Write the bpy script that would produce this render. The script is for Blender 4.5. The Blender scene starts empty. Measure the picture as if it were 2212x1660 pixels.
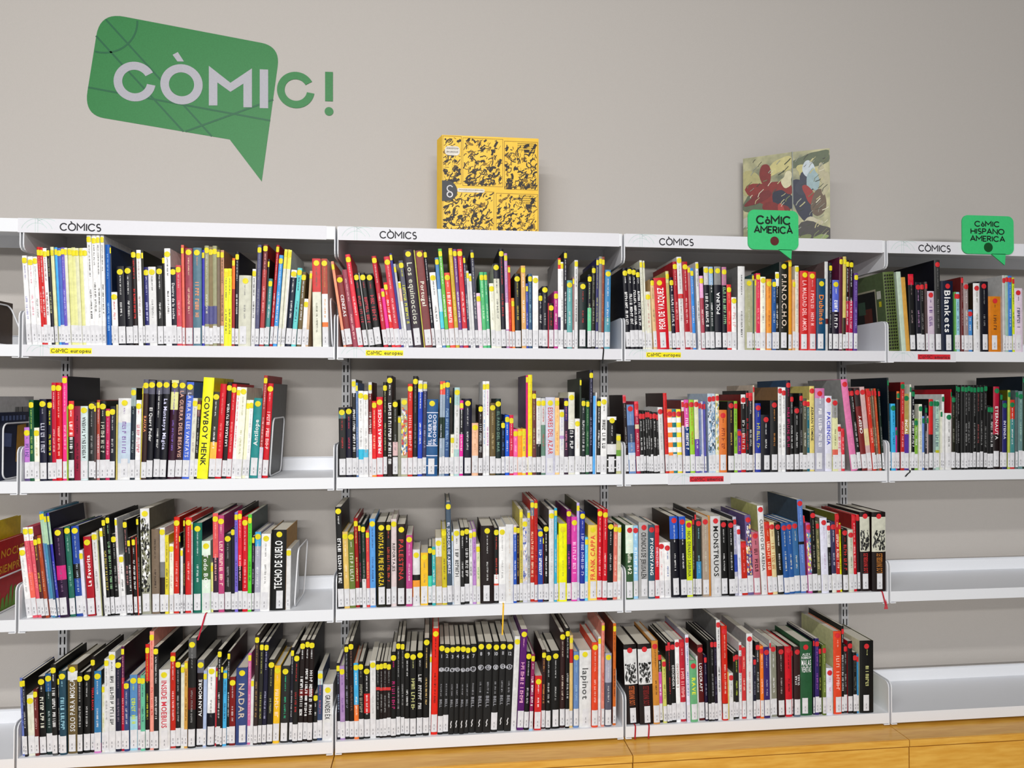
import bpy, math, random
from mathutils import Vector, Matrix

scene = bpy.context.scene
COL = scene.collection
R = math.radians

# ---------------------------------------------------------------- camera
CAM = Vector((1.3272, -2.4650, 1.7998))
YAW, PITCH = R(6.356), R(1.0126)
fwd = Vector((math.sin(YAW) * math.cos(PITCH), math.cos(YAW) * math.cos(PITCH), math.sin(PITCH)))
right = Vector((math.cos(YAW), -math.sin(YAW), 0))
up = right.cross(fwd)
cam_data = bpy.data.cameras.new('camera')
cam_data.sensor_width = 36.0
cam_data.lens = 25.0217
cam_data.clip_start = 0.05
cam = bpy.data.objects.new('camera', cam_data)
cam.matrix_world = Matrix(((right.x, up.x, -fwd.x, CAM.x), (right.y, up.y, -fwd.y, CAM.y),
                           (right.z, up.z, -fwd.z, CAM.z), (0, 0, 0, 1)))
COL.objects.link(cam)
scene.camera = cam

# ---------------------------------------------------------------- light
vs = scene.view_settings
vs.view_transform = 'Standard'
vs.look = 'None'
vs.gamma = 1.0
vs.use_curve_mapping = False
vs.exposure = -0.12

world = bpy.data.worlds.new('room_air')
world.use_nodes = True
world.node_tree.nodes['Background'].inputs['Color'].default_value = (0.93, 0.95, 1.0, 1)
world.node_tree.nodes['Background'].inputs['Strength'].default_value = 0.10
scene.world = world


def ceiling_lamp(x, y, z, sx, sy, power, aim, col=(1.0, 0.985, 0.965)):
    """a run of fluorescent ceiling tubes parallel to the shelves, shining down and towards the wall"""
    l = bpy.data.lights.new('ceiling_tube_light', 'AREA')
    l.shape = 'RECTANGLE'
    l.size, l.size_y = sx, sy
    l.energy = power
    l.color = col
    o = bpy.data.objects.new('ceiling_tube_light', l)
    o.location = (x, y, z)
    d = Vector(aim)
    o.rotation_euler = d.to_track_quat('-Z', 'Y').to_euler()
    COL.objects.link(o)


ceiling_lamp(0.60, -2.90, 3.90, 3.0, 0.16, 92, (0, 0.42, -1.0))
ceiling_lamp(0.30, -6.20, 3.90, 4.0, 0.24, 170, (0, 0.6, -1.0))
ceiling_lamp(0.60, -13.5, 3.30, 8.0, 0.50, 800, (0, 1.0, -0.6))


# measured outlines in metres (x along the wall, z up)
GEO = {
    'bub': [[0.0854, 3.1371], [0.0972, 3.2271], [0.1827, 3.2148], [0.6767, 3.1442], [0.7476, 3.1341], [0.7383, 3.0584], [0.6822, 2.6144], [0.5643, 2.77], [0.1156, 2.8315], [0.0444, 2.841], [0.0567, 2.9294]],
    'lines': [[[0.1187, 3.2002], [0.4996, 2.7792]], [[0.0845, 3.1371], [0.3973, 2.7931]], [[0.0587, 2.9435], [0.7122, 2.8479]], [[0.4045, 2.7934], [0.7228, 2.9291]]],
    'arc': [[0.109, 3.1959], 0.1205],
    'C1': [[0.2226, 2.9727], 0.0744, 0.0441],
    'O': [[0.3895, 2.9705], 0.076, 0.0452],
    'C2': [[0.8062, 2.9692], 0.0697, 0.0416],
    'dot': [[0.9303, 2.8927], 0.0165, 0.0005],
    'acc': [[0.3567, 3.0803], [0.3751, 3.0918], [0.3974, 3.0573], [0.374, 3.0561]],
    'M': [[0.4872, 3.0454], [0.566, 2.9849], [0.6441, 3.0439], [0.645, 2.8953], [0.6138, 2.8939], [0.6132, 2.9839], [0.5662, 2.9505], [0.5186, 2.984], [0.5192, 2.8967], [0.4883, 2.8953]],
    'I': [[0.6727, 3.042], [0.7036, 3.0422], [0.7045, 2.8942], [0.6736, 2.8937]],
    'ex': [[0.915, 3.0448], [0.9442, 3.0453], [0.9447, 2.9322], [0.9155, 2.9318]],
    's1': [[2.4612, 2.3336], [2.6537, 2.4783], [[2.5755, 2.3362], [2.6254, 2.3003], [2.6278, 2.3374]], [[2.4914, 2.4252], [2.6257, 2.4589]], [[2.4823, 2.3923], [2.6329, 2.4205]], [2.5617, 2.3658], 0.0164],
    's2': [[3.301, 2.3367], [3.5124, 2.4823], [[3.4185, 2.3393], [3.4741, 2.2962], [3.4787, 2.3406]], [[3.3499, 2.439], [3.4562, 2.4648]], [[3.3337, 2.411], [3.4759, 2.4368]], [[3.3313, 2.3833], [3.4776, 2.4091]], [3.4068, 2.3623], 0.018],
    'ct': [[[0.1176, 2.3439], [0.243, 2.3762]], [[1.1469, 2.3405], [1.271, 2.3692]], [[2.1331, 2.3466], [2.2584, 2.3747]], [[3.1298, 2.3497], [3.2571, 2.377]]],
    'yl': [[[0.0907, 1.9414], [0.2184, 1.9574]], [[1.1001, 1.9373], [1.2264, 1.9571]], [[2.0824, 1.9353], [2.2102, 1.9543]]],
    'rl': [[[2.2407, 1.4958], [2.3665, 1.5125]], [[3.1216, 1.9329], [3.2521, 1.9527]]],
    'ends': [[-0.0152, 2.3585], [0.9671, 2.3613], [3.2743, 1.9303], [2.1605, 1.4985], [2.3924, 1.4955]],
}

# ---------------------------------------------------------------- materials
MATS = {}


def srgb(c):
    return tuple((v / 12.92 if v <= 0.04045 else ((v + 0.055) / 1.055) ** 2.4) for v in c)


def hexcol(h):
    if len(h) == 3:
        c = tuple(int(ch * 2, 16) / 255 for ch in h)
        return tuple(v * .7 for v in c) if max(c) < .28 else c
    return tuple(int(h[i:i + 2], 16) / 255 for i in (0, 2, 4))


def base_mat(name):
    m = bpy.data.materials.new(name)
    m.use_nodes = True
    nt = m.node_tree
    return m, nt, nt.nodes['Principled BSDF']


def print_mat(h, rough=0.46):
    """printed card or plastic of one colour, with faint rub wear from a noise"""
    key = ('p', h, rough)
    if key in MATS:
        return MATS[key]
    m, nt, b = base_mat('print_' + h)
    c = srgb(hexcol(h))
    tc = nt.nodes.new('ShaderNodeTexCoord')
    n = nt.nodes.new('ShaderNodeTexNoise')
    n.inputs['Scale'].default_value = 60
    n.inputs['Detail'].default_value = 4
    nt.links.new(tc.outputs['Object'], n.inputs['Vector'])
    r = nt.nodes.new('ShaderNodeMapRange')
    r.inputs['From Min'].default_value = 0.3
    r.inputs['From Max'].default_value = 0.7
    r.inputs['To Min'].default_value = 0.9
    r.inputs['To Max'].default_value = 1.1
    nt.links.new(n.outputs['Fac'], r.inputs['Value'])
    mix = nt.nodes.new('ShaderNodeVectorMath')
    mix.operation = 'SCALE'
    mix.inputs[0].default_value = c
    nt.links.new(r.outputs['Result'], mix.inputs['Scale'])
    nt.links.new(mix.outputs['Vector'], b.inputs['Base Color'])
    b.inputs['Roughness'].default_value = rough
    b.inputs['Specular IOR Level'].default_value = 0.28
    MATS[key] = m
    return m


def noise_mat(name, c1, c2, scale=40, rough=0.6, bump=0.0, stretch=(1, 1, 1), detail=6, spec=0.4):
    if name in MATS:
        return MATS[name]
    m, nt, b = base_mat(name)
    tc = nt.nodes.new('ShaderNodeTexCoord')
    mp = nt.nodes.new('ShaderNodeMapping')
    mp.inputs['Scale'].default_value = stretch
    nt.links.new(tc.outputs['Object'], mp.inputs['Vector'])
    n = nt.nodes.new('ShaderNodeTexNoise')
    n.inputs['Scale'].default_value = scale
    n.inputs['Detail'].default_value = detail
    nt.links.new(mp.outputs['Vector'], n.inputs['Vector'])
    r = nt.nodes.new('ShaderNodeValToRGB')
    r.color_ramp.elements[0].color = srgb(hexcol(c1)) + (1,)
    r.color_ramp.elements[1].color = srgb(hexcol(c2)) + (1,)
    r.color_ramp.elements[0].position = 0.3
    r.color_ramp.elements[1].position = 0.7
    nt.links.new(n.outputs['Fac'], r.inputs['Fac'])
    nt.links.new(r.outputs['Color'], b.inputs['Base Color'])
    b.inputs['Roughness'].default_value = rough
    b.inputs['Specular IOR Level'].default_value = spec
    if bump:
        bn = nt.nodes.new('ShaderNodeBump')
        bn.inputs['Strength'].default_value = bump
        bn.inputs['Distance'].default_value = 0.002
        nt.links.new(n.outputs['Fac'], bn.inputs['Height'])
        nt.links.new(bn.outputs['Normal'], b.inputs['Normal'])
    MATS[name] = m
    return m


WALL = noise_mat('painted_plaster', 'b8b3ae', 'bcb7b2', 350, 0.85, 0.12, spec=0.2)
STEEL = noise_mat('white_powder_coat', 'e2e4e9', 'e7e9ed', 500, 0.45, 0.03)
POST = noise_mat('grey_powder_coat', 'b9babd', 'c0c1c4', 500, 0.5)
FLOOR = noise_mat('grey_linoleum', 'aaa59c', 'b4afa6', 30, 0.5)
PAPER = noise_mat('page_edges', 'd8d2c2', 'e6e1d4', 200, 0.85, 0.0, (40, 1, 1), spec=0.1)
STRIP = noise_mat('label_paper', 'dadae0', 'dcdce2', 100, 0.6)
WOOD = noise_mat('beech_veneer', 'd89a34', 'e9b450', 9, 0.3, 0.02, (1.2, 9, 9), 8, 0.5)
WIRE = noise_mat('white_wire', 'e2e4e8', 'ecedf0', 300, 0.4)


# ---------------------------------------------------------------- mesh builder
class MB:
    def __init__(self):
        self.v, self.f, self.m, self.mats = [], [], [], []

    def mi(self, mat):
        if mat not in self.mats:
            self.mats.append(mat)
        return self.mats.index(mat)

    def face(self, pts, mat):
        i = len(self.v)
        self.v.extend(tuple(p) for p in pts)
        self.f.append(tuple(range(i, i + len(pts))))
        self.m.append(self.mi(mat))

    def box(self, x0, x1, y0, y1, z0, z1, mat):
        i = len(self.v)
        self.v += [(x0, y0, z0), (x1, y0, z0), (x1, y1, z0), (x0, y1, z0),
                   (x0, y0, z1), (x1, y0, z1), (x1, y1, z1), (x0, y1, z1)]
        k = self.mi(mat)
        for q in ((0, 3, 2, 1), (4, 5, 6, 7), (0, 1, 5, 4), (1, 2, 6, 5), (2, 3, 7, 6), (3, 0, 4, 7)):
            self.f.append(tuple(i + a for a in q))
            self.m.append(k)

    def slab(self, pts, y0, y1, mat, tris=None):
        """outline in the XZ plane (counter-clockwise seen from the front), front at y0, back at y1"""
        n = len(pts)
        i = len(self.v)
        self.v += [(p[0], y0, p[1]) for p in pts] + [(p[0], y1, p[1]) for p in pts]
        k = self.mi(mat)
        if tris is None:
            self.f.append(tuple(range(i, i + n)))
            self.m.append(k)
            self.f.append(tuple(range(i + 2 * n - 1, i + n - 1, -1)))
            self.m.append(k)
        else:
            for t in tris:
                self.f.append(tuple(i + a for a in t))
                self.m.append(k)
                self.f.append(tuple(i + n + a for a in reversed(t)))
                self.m.append(k)
        for a in range(n):
            b = (a + 1) % n
            self.f.append((i + b, i + a, i + n + a, i + n + b))
            self.m.append(k)

    def add(self, o, M):
        """append another builder, transformed"""
        i = len(self.v)
        self.v += [tuple(M @ Vector(p)) for p in o.v]
        ks = [self.mi(m) for m in o.mats]
        self.f += [tuple(i + a for a in q) for q in o.f]
        self.m += [ks[k] for k in o.m]

    def build(self, name, parent=None, smooth=False):
        me = bpy.data.meshes.new(name)
        me.from_pydata(self.v, [], self.f)
        for m in self.mats:
            me.materials.append(m)
        me.polygons.foreach_set('material_index', self.m)
        if smooth:
            me.polygons.foreach_set('use_smooth', [True] * len(self.f))
        me.update()
        o = bpy.data.objects.new(name, me)
        COL.objects.link(o)
        o.parent = parent
        return o


def thing(name, label, cat, loc=(0, 0, 0), group=None, kind=None):
    o = bpy.data.objects.new(name, None)
    o.empty_display_size = 0.05
    o.location = loc
    COL.objects.link(o)
    return tag(o, label, cat, group, kind)


def tag(o, label=None, cat=None, group=None, kind=None):
    if label:
        o['label'] = label
    if cat:
        o['category'] = cat
    if group:
        o['group'] = group
    if kind:
        o['kind'] = kind
    return o


def tube(mb, pts, r, mat, n=7, closed=False):
    P = [Vector(p) for p in pts]
    N = len(P)
    rings = []
    for i, p in enumerate(P):
        a = P[(i - 1) % N] if (closed or i > 0) else p
        b = P[(i + 1) % N] if (closed or i < N - 1) else p
        d = (b - a).normalized()
        s = Vector((1, 0, 0)) if abs(d.x) < 0.9 else Vector((0, 1, 0))
        u = d.cross(s).normalized()
        w = d.cross(u)
        base = len(mb.v)
        mb.v += [tuple(p + r * (math.cos(2 * math.pi * k / n) * u + math.sin(2 * math.pi * k / n) * w)) for k in range(n)]
        rings.append(base)
    k = mb.mi(mat)
    for i in range(N if closed else N - 1):
        a, b = rings[i], rings[(i + 1) % N]
        for j in range(n):
            j2 = (j + 1) % n
            mb.f.append((a + j, a + j2, b + j2, b + j))
            mb.m.append(k)
    if not closed:
        mb.f.append(tuple(rings[0] + j for j in range(n)))
        mb.m.append(k)
        mb.f.append(tuple(rings[-1] + j for j in reversed(range(n))))
        mb.m.append(k)


# ---------------------------------------------------------------- lettering
def arc(cx, cy, r, a0, a1, n=14, ry=None):
    ry = r if ry is None else ry
    return [(cx + r * math.cos(R(a0 + (a1 - a0) * i / n)), cy + ry * math.sin(R(a0 + (a1 - a0) * i / n))) for i in range(n + 1)]


STROKES = {   # geometric sign lettering, cap height 1: (advance, strokes)
    'C': (0.95, [arc(.5, .5, .5, 38, 322)]), 'O': (1.05, [arc(.5, .5, .5, 0, 360, 20)]),
    'M': (1.05, [[(0, 0), (0, 1), (.5, .4), (1, 1), (1, 0)]]), 'I': (.12, [[(.06, 0), (.06, 1)]]),
    'S': (.62, [arc(.3, .74, .26, 40, 270, 10) + arc(.3, .25, .27, 90, -140, 10)]),
    'A': (.9, [[(0, 0), (.45, 1), (.9, 0)], [(.2, .33), (.7, .33)]]),
    'E': (.6, [[(.6, 0), (0, 0), (0, 1), (.6, 1)], [(0, .5), (.5, .5)]]),
    'R': (.65, [[(0, 0), (0, 1), (.35, 1)] + arc(.35, .75, .25, 90, -90, 8) + [(0, .5)], [(.3, .5), (.65, 0)]]),
    'P': (.6, [[(0, 0), (0, 1), (.35, 1)] + arc(.35, .75, .25, 90, -90, 8) + [(0, .5)]]),
    'H': (.75, [[(0, 0), (0, 1)], [(.75, 0), (.75, 1)], [(0, .5), (.75, .5)]]),
    'N': (.8, [[(0, 0), (0, 1), (.8, 0), (.8, 1)]]),
    'Ò': (1.05, [arc(.5, .5, .5, 0, 360, 20), [(.3, 1.32), (.5, 1.1)]]),
    'ò': (.6, [arc(.3, .3, .25, 0, 360, 14), [(.18, .92), (.34, .72)]]),
    'À': (.9, [[(0, 0), (.45, 1), (.9, 0)], [(.2, .33), (.7, .33)], [(.3, 1.32), (.46, 1.1)]]),
    ' ': (.4, []),
}


def stroke_quads(pts, t, closed=False):
    """thicken a polyline into quads"""
    P = [Vector((p[0], p[1])) for p in pts]
    L, Rr = [], []
    n = len(P)
    loop = (P[0] - P[-1]).length < 1e-6
    for i in range(n):
        a = P[i - 1] if i else (P[-2] if loop else P[0])
        b = P[i + 1] if i < n - 1 else (P[1] if loop else P[-1])
        d1 = (P[i] - a)
        d2 = (b - P[i])
        d1 = d1.normalized() if d1.length > 1e-9 else d2.normalized()
        d2 = d2.normalized() if d2.length > 1e-9 else d1
        d = (d1 + d2)
        d = d.normalized() if d.length > 1e-6 else d1
        nn = Vector((-d.y, d.x))
        k = 1.0 / max(0.45, nn.dot(Vector((-d1.y, d1.x))))
        L.append(P[i] + nn * t * .5 * k)
        Rr.append(P[i] - nn * t * .5 * k)
    return [(Rr[i], Rr[i + 1], L[i + 1], L[i]) for i in range(n - 1)]


def sign_text(mb, text, x0, z0, x1, z1, y, mat, weight=0.15, parent=None):
    """stroke lettering filling the box x0..x1, baseline z0, cap line z1; one part per letter if a parent is given"""
    gap = 0.2
    w = sum(STROKES[c][0] for c in text) + gap * (len(text) - 1)
    sx = (x1 - x0) / w
    sz = z1 - z0
    x = 0
    for c in text:
        adv, st = STROKES[c]
        if parent:
            mb = MB()
        for s in st:
            pts = [((p[0] + x) * sx, p[1] * sz) for p in s]
            for q in stroke_quads(pts, weight * sz):
                mb.face([(x0 + p.x, y, z0 + p.y) for p in q], mat)
        if parent:
            mb.build('letter', parent)
        x += adv + gap


GLYPH = {}


def glyph(c):
    """outline of one printed character (built-in font) as (verts, faces, width), cap height 1"""
    if c in GLYPH:
        return GLYPH[c]
    cu = bpy.data.curves.new('glyph', 'FONT')
    cu.body = c
    cu.size = 1.42
    cu.resolution_u = 2
    cu.offset = 0.022
    o = bpy.data.objects.new('glyph', cu)
    COL.objects.link(o)
    dg = bpy.context.evaluated_depsgraph_get()
    me = o.evaluated_get(dg).to_mesh()
    vs_ = [(v.co.x, v.co.y) for v in me.vertices]
    fs = [tuple(p.vertices) for p in me.polygons]
    o.evaluated_get(dg).to_mesh_clear()
    bpy.data.objects.remove(o)
    bpy.data.curves.remove(cu)
    if vs_:
        x0 = min(v[0] for v in vs_)
        x1 = max(v[0] for v in vs_)
        vs_ = [(v[0] - x0, v[1]) for v in vs_]
        w = x1 - x0
    else:
        w = 0.3
    GLYPH[c] = (vs_, fs, w)
    return GLYPH[c]


def text_run(text, bold=True):
    """2D (verts, faces, length) of a line of print, cap height 1"""
    V, F, x = [], [], 0.0
    for c in text:
        v, f, w = glyph(c)
        i = len(V)
        V += [(a + x, b) for a, b in v]
        F += [tuple(i + k for k in q) for q in f]
        x += w + 0.16
    return V, F, max(x - 0.16, 0.1)


# ---------------------------------------------------------------- room
WALL_Y = 0.305
mb = MB()
mb.box(-3.2, 6.2, WALL_Y, WALL_Y + 0.12, 0, 4.2, WALL)
tag(mb.build('wall_back'), 'plain greige painted wall behind the comic shelves', 'wall', kind='structure')
mb = MB()
mb.box(-3.2, 6.2, -9.0, WALL_Y + 0.12, -0.1, 0, FLOOR)
tag(mb.build('floor'), 'grey library floor in front of the cabinets', 'floor', kind='structure')

# ---------------------------------------------------------------- shelving
ROWZ = {1: 1.9308, 2: 1.4874, 3: 1.0432, 4: 0.6}
LIP = 0.038
DEPTH = 0.272
CAN0, CAN1 = 2.3353, 2.3792
BAYNAME = {-1: 'in the bay with the leaning red cover', 0: 'under the wall logo', 1: 'under the yellow display book',
           2: 'under the folded poster', 3: 'under the hispano sign'}
ROWNAME = {0: 'top canopy', 1: 'top', 2: 'second', 3: 'third', 4: 'bottom'}


def side_plate(x, z0, z1, down=False):
    """thin steel end plate with a rounded front corner"""
    mb = MB()
    r = 0.02
    y0, y1 = 0.0, DEPTH + 0.012
    if not down:
        prof = [(y1, z0), (y1, z1)] + [(y0 + r - r * math.sin(R(a)), z1 - r + r * math.cos(R(a))) for a in (0, 30, 60, 90)] + [(y0, z0)]
    else:
        prof = [(y1, z1), (y1, z0)] + [(y0 + r - r * math.sin(R(a)), z0 + r - r * math.cos(R(a))) for a in (0, 30, 60, 90)] + [(y0, z1)]
    n = len(prof)
    i = 0
    t = 0.0017
    mb.v = [(x - t, p[0], p[1]) for p in prof] + [(x + t, p[0], p[1]) for p in prof]
    k = mb.mi(STEEL)
    mb.f = [tuple(range(n)), tuple(range(2 * n - 1, n - 1, -1))] + [(a, n + a, n + (a + 1) % n, (a + 1) % n) for a in range(n)]
    mb.m = [k] * len(mb.f)
    return mb


def make_shelf(bay, row):
    X0, X1 = bay + 0.0035, bay + 0.9965
    if row == 0:
        z0, z1 = CAN0, CAN1
        lab = 'white steel canopy panel %s' % BAYNAME[bay]
    else:
        z0 = ROWZ[row]
        z1 = z0 + LIP
        lab = '%s white steel shelf %s' % (ROWNAME[row], BAYNAME[bay])
        if bay == 3 and row > 2:
            lab = '%s empty white steel shelf %s' % (ROWNAME[row], BAYNAME[bay])
    t = thing('canopy_shelf' if row == 0 else 'steel_shelf', lab, 'shelf', (0, 0, 0), 'white steel shelves on the wall uprights')
    mb = MB()
    s = 0.0016
    if row == 0:
        mb.box(X0 + .003, X1 - .003, 0.0, DEPTH, z1 - s, z1, STEEL)
        mb.box(X0 + .003, X1 - .003, 0.0, s, z0, z1 - s, STEEL)
        mb.box(X0 + .003, X1 - .003, s, 0.014, z0, z0 + s, STEEL)
        mb.box(X0 + .003, X1 - .003, DEPTH - s, DEPTH, z0, z1 - s, STEEL)
        mb.build('board', t)
        for x in (X0 + .0017, X1 - .0017):
            side_plate(x, z0 - 0.06, z1, True).build('side_bracket', t)
    else:
        mb.box(X0 + .0034, X1 - .0034, 0.0, DEPTH, z1 - s, z1, STEEL)
        bd = mb.build('board', t)
        mb = MB()
        mb.box(X0 + .0034, X1 - .0034, 0.0, s, z0, z1 - s, STEEL)
        mb.box(X0 + .0034, X1 - .0034, s, 0.016, z0, z0 + s, STEEL)
        mb.build('front_lip', bd)
        mb = MB()
        mb.box(X0 + .0034, X1 - .0034, DEPTH - s, DEPTH, z1, z1 + 0.05, STEEL)
        mb.box(X0 + .0034, X1 - .0034, DEPTH - .008, DEPTH - s, z1 + 0.05 - s, z1 + 0.05, STEEL)
        mb.build('back_stop', bd)
        for x, xa, xb in ((X0 + .0017, X0, X0 + .022), (X1 - .0017, X1 - .022, X1)):
            sb = side_plate(x, z0 - .002, z1 + 0.112).build('side_bracket', t)
            mb = MB()      # folded foot of the bracket under the lip
            mb.box(xa, xb, -0.0015, 0.03, z0 - .005, z0 - .002, STEEL)
            mb.build('bracket_foot', sb)
    return t


for bay in range(-1, 4):
    for row in range(0, 5):
        make_shelf(bay, row)


def make_upright(x, lab):
    """twin-slotted steel channel screwed to the wall"""
    t = thing('slotted_upright', lab, 'upright', (x, 0, 0), 'slotted steel uprights on the wall')
    mb = MB()
    yf = DEPTH + 0.0135
    cols = [-.0135, -.0095, -.0045, .0045, .0095, .0135]
    z0, z1, pitch, sl = 0.60, 2.36, 0.038, 0.027
    n = int((z1 - z0) / pitch)
    for c in range(5):
        if c in (1, 3):
            for k in range(n):
                a = z0 + k * pitch
                mb.face([(cols[c], yf, a + sl), (cols[c + 1], yf, a + sl), (cols[c + 1], yf, a + pitch), (cols[c], yf, a + pitch)], POST)
                mb.face([(cols[c], yf, a + sl), (cols[c], yf + .003, a + sl), (cols[c + 1], yf + .003, a + sl), (cols[c + 1], yf, a + sl)], POST)
        else:
            mb.face([(cols[c], yf, z0), (cols[c + 1], yf, z0), (cols[c + 1], yf, z1), (cols[c], yf, z1)], POST)
    mb.build('slotted_face', t)
    mb = MB()
    mb.box(-.0150, -.0135, yf, WALL_Y, z0, z1, POST)
    mb.box(.0135, .0150, yf, WALL_Y, z0, z1, POST)
    mb.build('flange', t)
    dark = noise_mat('painted_slot_shadow', '3a3a3c', '444446', 100, 0.7)  # shade inside the slots, put into a dark backing colour
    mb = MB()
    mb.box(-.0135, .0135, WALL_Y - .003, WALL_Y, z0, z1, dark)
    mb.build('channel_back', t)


for x, lab in ((-1, 'slotted steel upright at the far side of the leaning red cover bay'),
               (0, 'slotted steel upright between the red cover bay and the wall logo bay'),
               (1, 'slotted steel upright between the logo bay and the yellow book bay'),
               (2, 'slotted steel upright between the yellow book bay and the poster bay'),
               (3, 'slotted steel upright between the poster bay and the hispano sign bay')):
    make_upright(x, lab)

# ---------------------------------------------------------------- wooden cabinets
CABY = -0.105
for i, (bay, lab) in enumerate(((-1, 'beech cabinet below the leaning red cover bay'), (0, 'beech cabinet below the wall logo bay'),
                                (1, 'beech cabinet below the yellow display book bay'), (2, 'beech cabinet below the folded poster bay'),
                                (3, 'beech cabinet below the empty shelves'))):
    t = thing('low_cabinet', lab, 'cabinet', (bay, 0, 0), 'beech cabinets below the shelves')
    g = 0.0016
    mb = MB()
    mb.box(g, 1 - g, CABY + .004, WALL_Y - .03, 0.565, 0.589, WOOD)
    mb.box(g, 1 - g, CABY, CABY + .004, 0.566, 0.588, WOOD)
    mb.build('top_panel', t)
    mb = MB()
    mb.box(g, 1 - g, CABY + .024, WALL_Y - .03, 0.06, 0.565, WOOD)
    mb.box(0.02, .98, CABY + .06, WALL_Y - .05, 0, 0.06, WOOD)
    mb.build('carcass', t)
    mb = MB()
    mb.box(g + .0005, 1 - g - .0005, CABY + .003, CABY + .0235, 0.065, 0.5615, WOOD)
    mb.build('door', t)

# ---------------------------------------------------------------- wall logo
G_GREEN = noise_mat('green_vinyl', '27753a', '2c7c40', 200, 0.5)
G_DARK = noise_mat('dark_green_vinyl', '155c38', '18613b', 200, 0.5)
G_GREY = noise_mat('light_grey_vinyl', 'a6a5ad', 'abaab2', 200, 0.5)


def qbez(a, c, b, n=10):
    out = []
    for i in range(n + 1):
        t_ = i / n
        # slightly squarer than a plain quadratic
        out.append(((1 - t_) ** 2 * a[0] + 2 * t_ * (1 - t_) * c[0] + t_ * t_ * b[0],
                    (1 - t_) ** 2 * a[1] + 2 * t_ * (1 - t_) * c[1] + t_ * t_ * b[1]))
    return out


def ring_pts(c, ro, ri, a0, a1, n=40):
    return arc(c[0], c[1], ro, a0, a1, n), arc(c[0], c[1], ri, a0, a1, n)


def ring(mb, c, ro, ri, a0, a1, y0, y1, mat, n=44):
    o, i = ring_pts(c, ro, ri, a0, a1, n)
    for k in range(n):
        mb.slab([i[k], o[k], o[k + 1], i[k + 1]], y0, y1, mat)


b_ = GEO['bub']
out = qbez(b_[0], b_[1], b_[2]) + qbez(b_[3], b_[4], b_[5]) + [b_[6], b_[7]] + qbez(b_[8], b_[9], b_[10])
out = out[::-1]
yw = WALL_Y
t = thing('wall_decal', 'green speech-bubble logo decal with grey lettering on the wall', 'wall logo', (0, 0, 0))
mb = MB()
mb.slab(out, yw - .0012, yw, G_GREEN)
mb.build('bubble', t)


def inside(p, poly):
    c = False
    n = len(poly)
    for i in range(n):
        a, b = poly[i], poly[i - 1]
        if (a[1] > p[1]) != (b[1] > p[1]) and p[0] < (b[0] - a[0]) * (p[1] - a[1]) / (b[1] - a[1]) + a[0]:
            c = not c
    return c


for li, (a, b) in enumerate(GEO['lines']):
    mb = MB()
    for q in stroke_quads([a, b], 0.0068):
        mb.face([(p.x, yw - .0015 - li * .0001, p.y) for p in q], G_DARK)
    mb.build('map_line', t)
mb = MB()
c, r = GEO['arc']
pts = [p for p in arc(c[0], c[1], r, 6, -112, 40) if inside(p, out)]
for q in stroke_quads(pts, 0.0068):
    mb.face([(p.x, yw - .0016, p.y) for p in q], G_DARK)
mb.build('map_line', t)
for nm, kind in (('C1', 'ring'), ('O', 'ring'), ('C2', 'ring'), ('M', 'poly'), ('I', 'poly'), ('acc', 'poly'), ('ex', 'poly'), ('dot', 'disc')):
    mb = MB()
    mat = G_GREEN if nm in ('C2', 'ex', 'dot') else G_GREY
    g = GEO[nm]
    ya, yb = yw - .0024, yw - .0002
    if kind == 'ring':
        a0, a1 = (0, 360) if nm == 'O' else (30, 351)
        ring(mb, g[0], g[1], g[2], a0, a1, ya, yb, mat)
    elif kind == 'disc':
        mb.slab(arc(g[0][0], g[0][1], g[1], 0, 360, 24)[:-1], ya, yb, mat)
    elif nm == 'M':
        p = g[::-1]
        # M outline split so that no cap is concave
        q = g
        mb.slab([q[9], q[8], q[7], q[0]], ya, yb, mat)
        mb.slab([q[7], q[6], q[1], q[0]], ya, yb, mat)
        mb.slab([q[6], q[5], q[2], q[1]], ya, yb, mat)
        mb.slab([q[5], q[4], q[3], q[2]], ya, yb, mat)
    else:
        mb.slab(g[::-1], ya, yb, mat)
    mb.build('letter', t)

# ---------------------------------------------------------------- printed strips on the shelf edges
INK = print_mat('25242a', 0.6)
TEAL = print_mat('b9d3cc', 0.6)
YHL = print_mat('f0e31c', 0.6)
RHL = print_mat('cf2230', 0.6)


def line_art(mb, x, z0, z1, y):
    h = z1 - z0
    for (cx, r_, a0, a1) in ((.055, .05, 20, 160), (.055, .036, 30, 150), (.03, .055, 35, 88), (.085, .05, 60, 125)):
        pts = [p for p in arc(x + cx, z0 - .004, r_, a0, a1, 18) if z0 + .001 < p[1] < z1 - .001]
        if len(pts) > 2:
            for q in stroke_quads(pts, .0012):
                mb.face([(p.x, y, p.y) for p in q], TEAL)
    for dx in (.05, .058):
        for q in stroke_quads([(x + dx, z0 + .001), (x + dx, z1 - .001)], .0011):
            mb.face([(p.x, y, p.y) for p in q], TEAL)


def font_fit(mb, text, x0, x1, z0, z1, y, mat):
    V, F, L = text_run(text)
    sx = (x1 - x0) / L
    sz = z1 - z0
    for f in F:
        mb.face([(x0 + V[k][0] * sx, y, z0 + V[k][1] * sz) for k in f], mat)


def strip(label, x0, x1, z0, z1, group=None):
    t = thing('sign_strip', label, 'sign', ((x0 + x1) / 2, 0, z0), group)
    mb = MB()
    w = (x1 - x0) / 2
    mb.box(-w, w, -.0014, -.0001, 0, z1 - z0, STRIP)
    mb.build('paper_strip', t)
    return t, w


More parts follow.
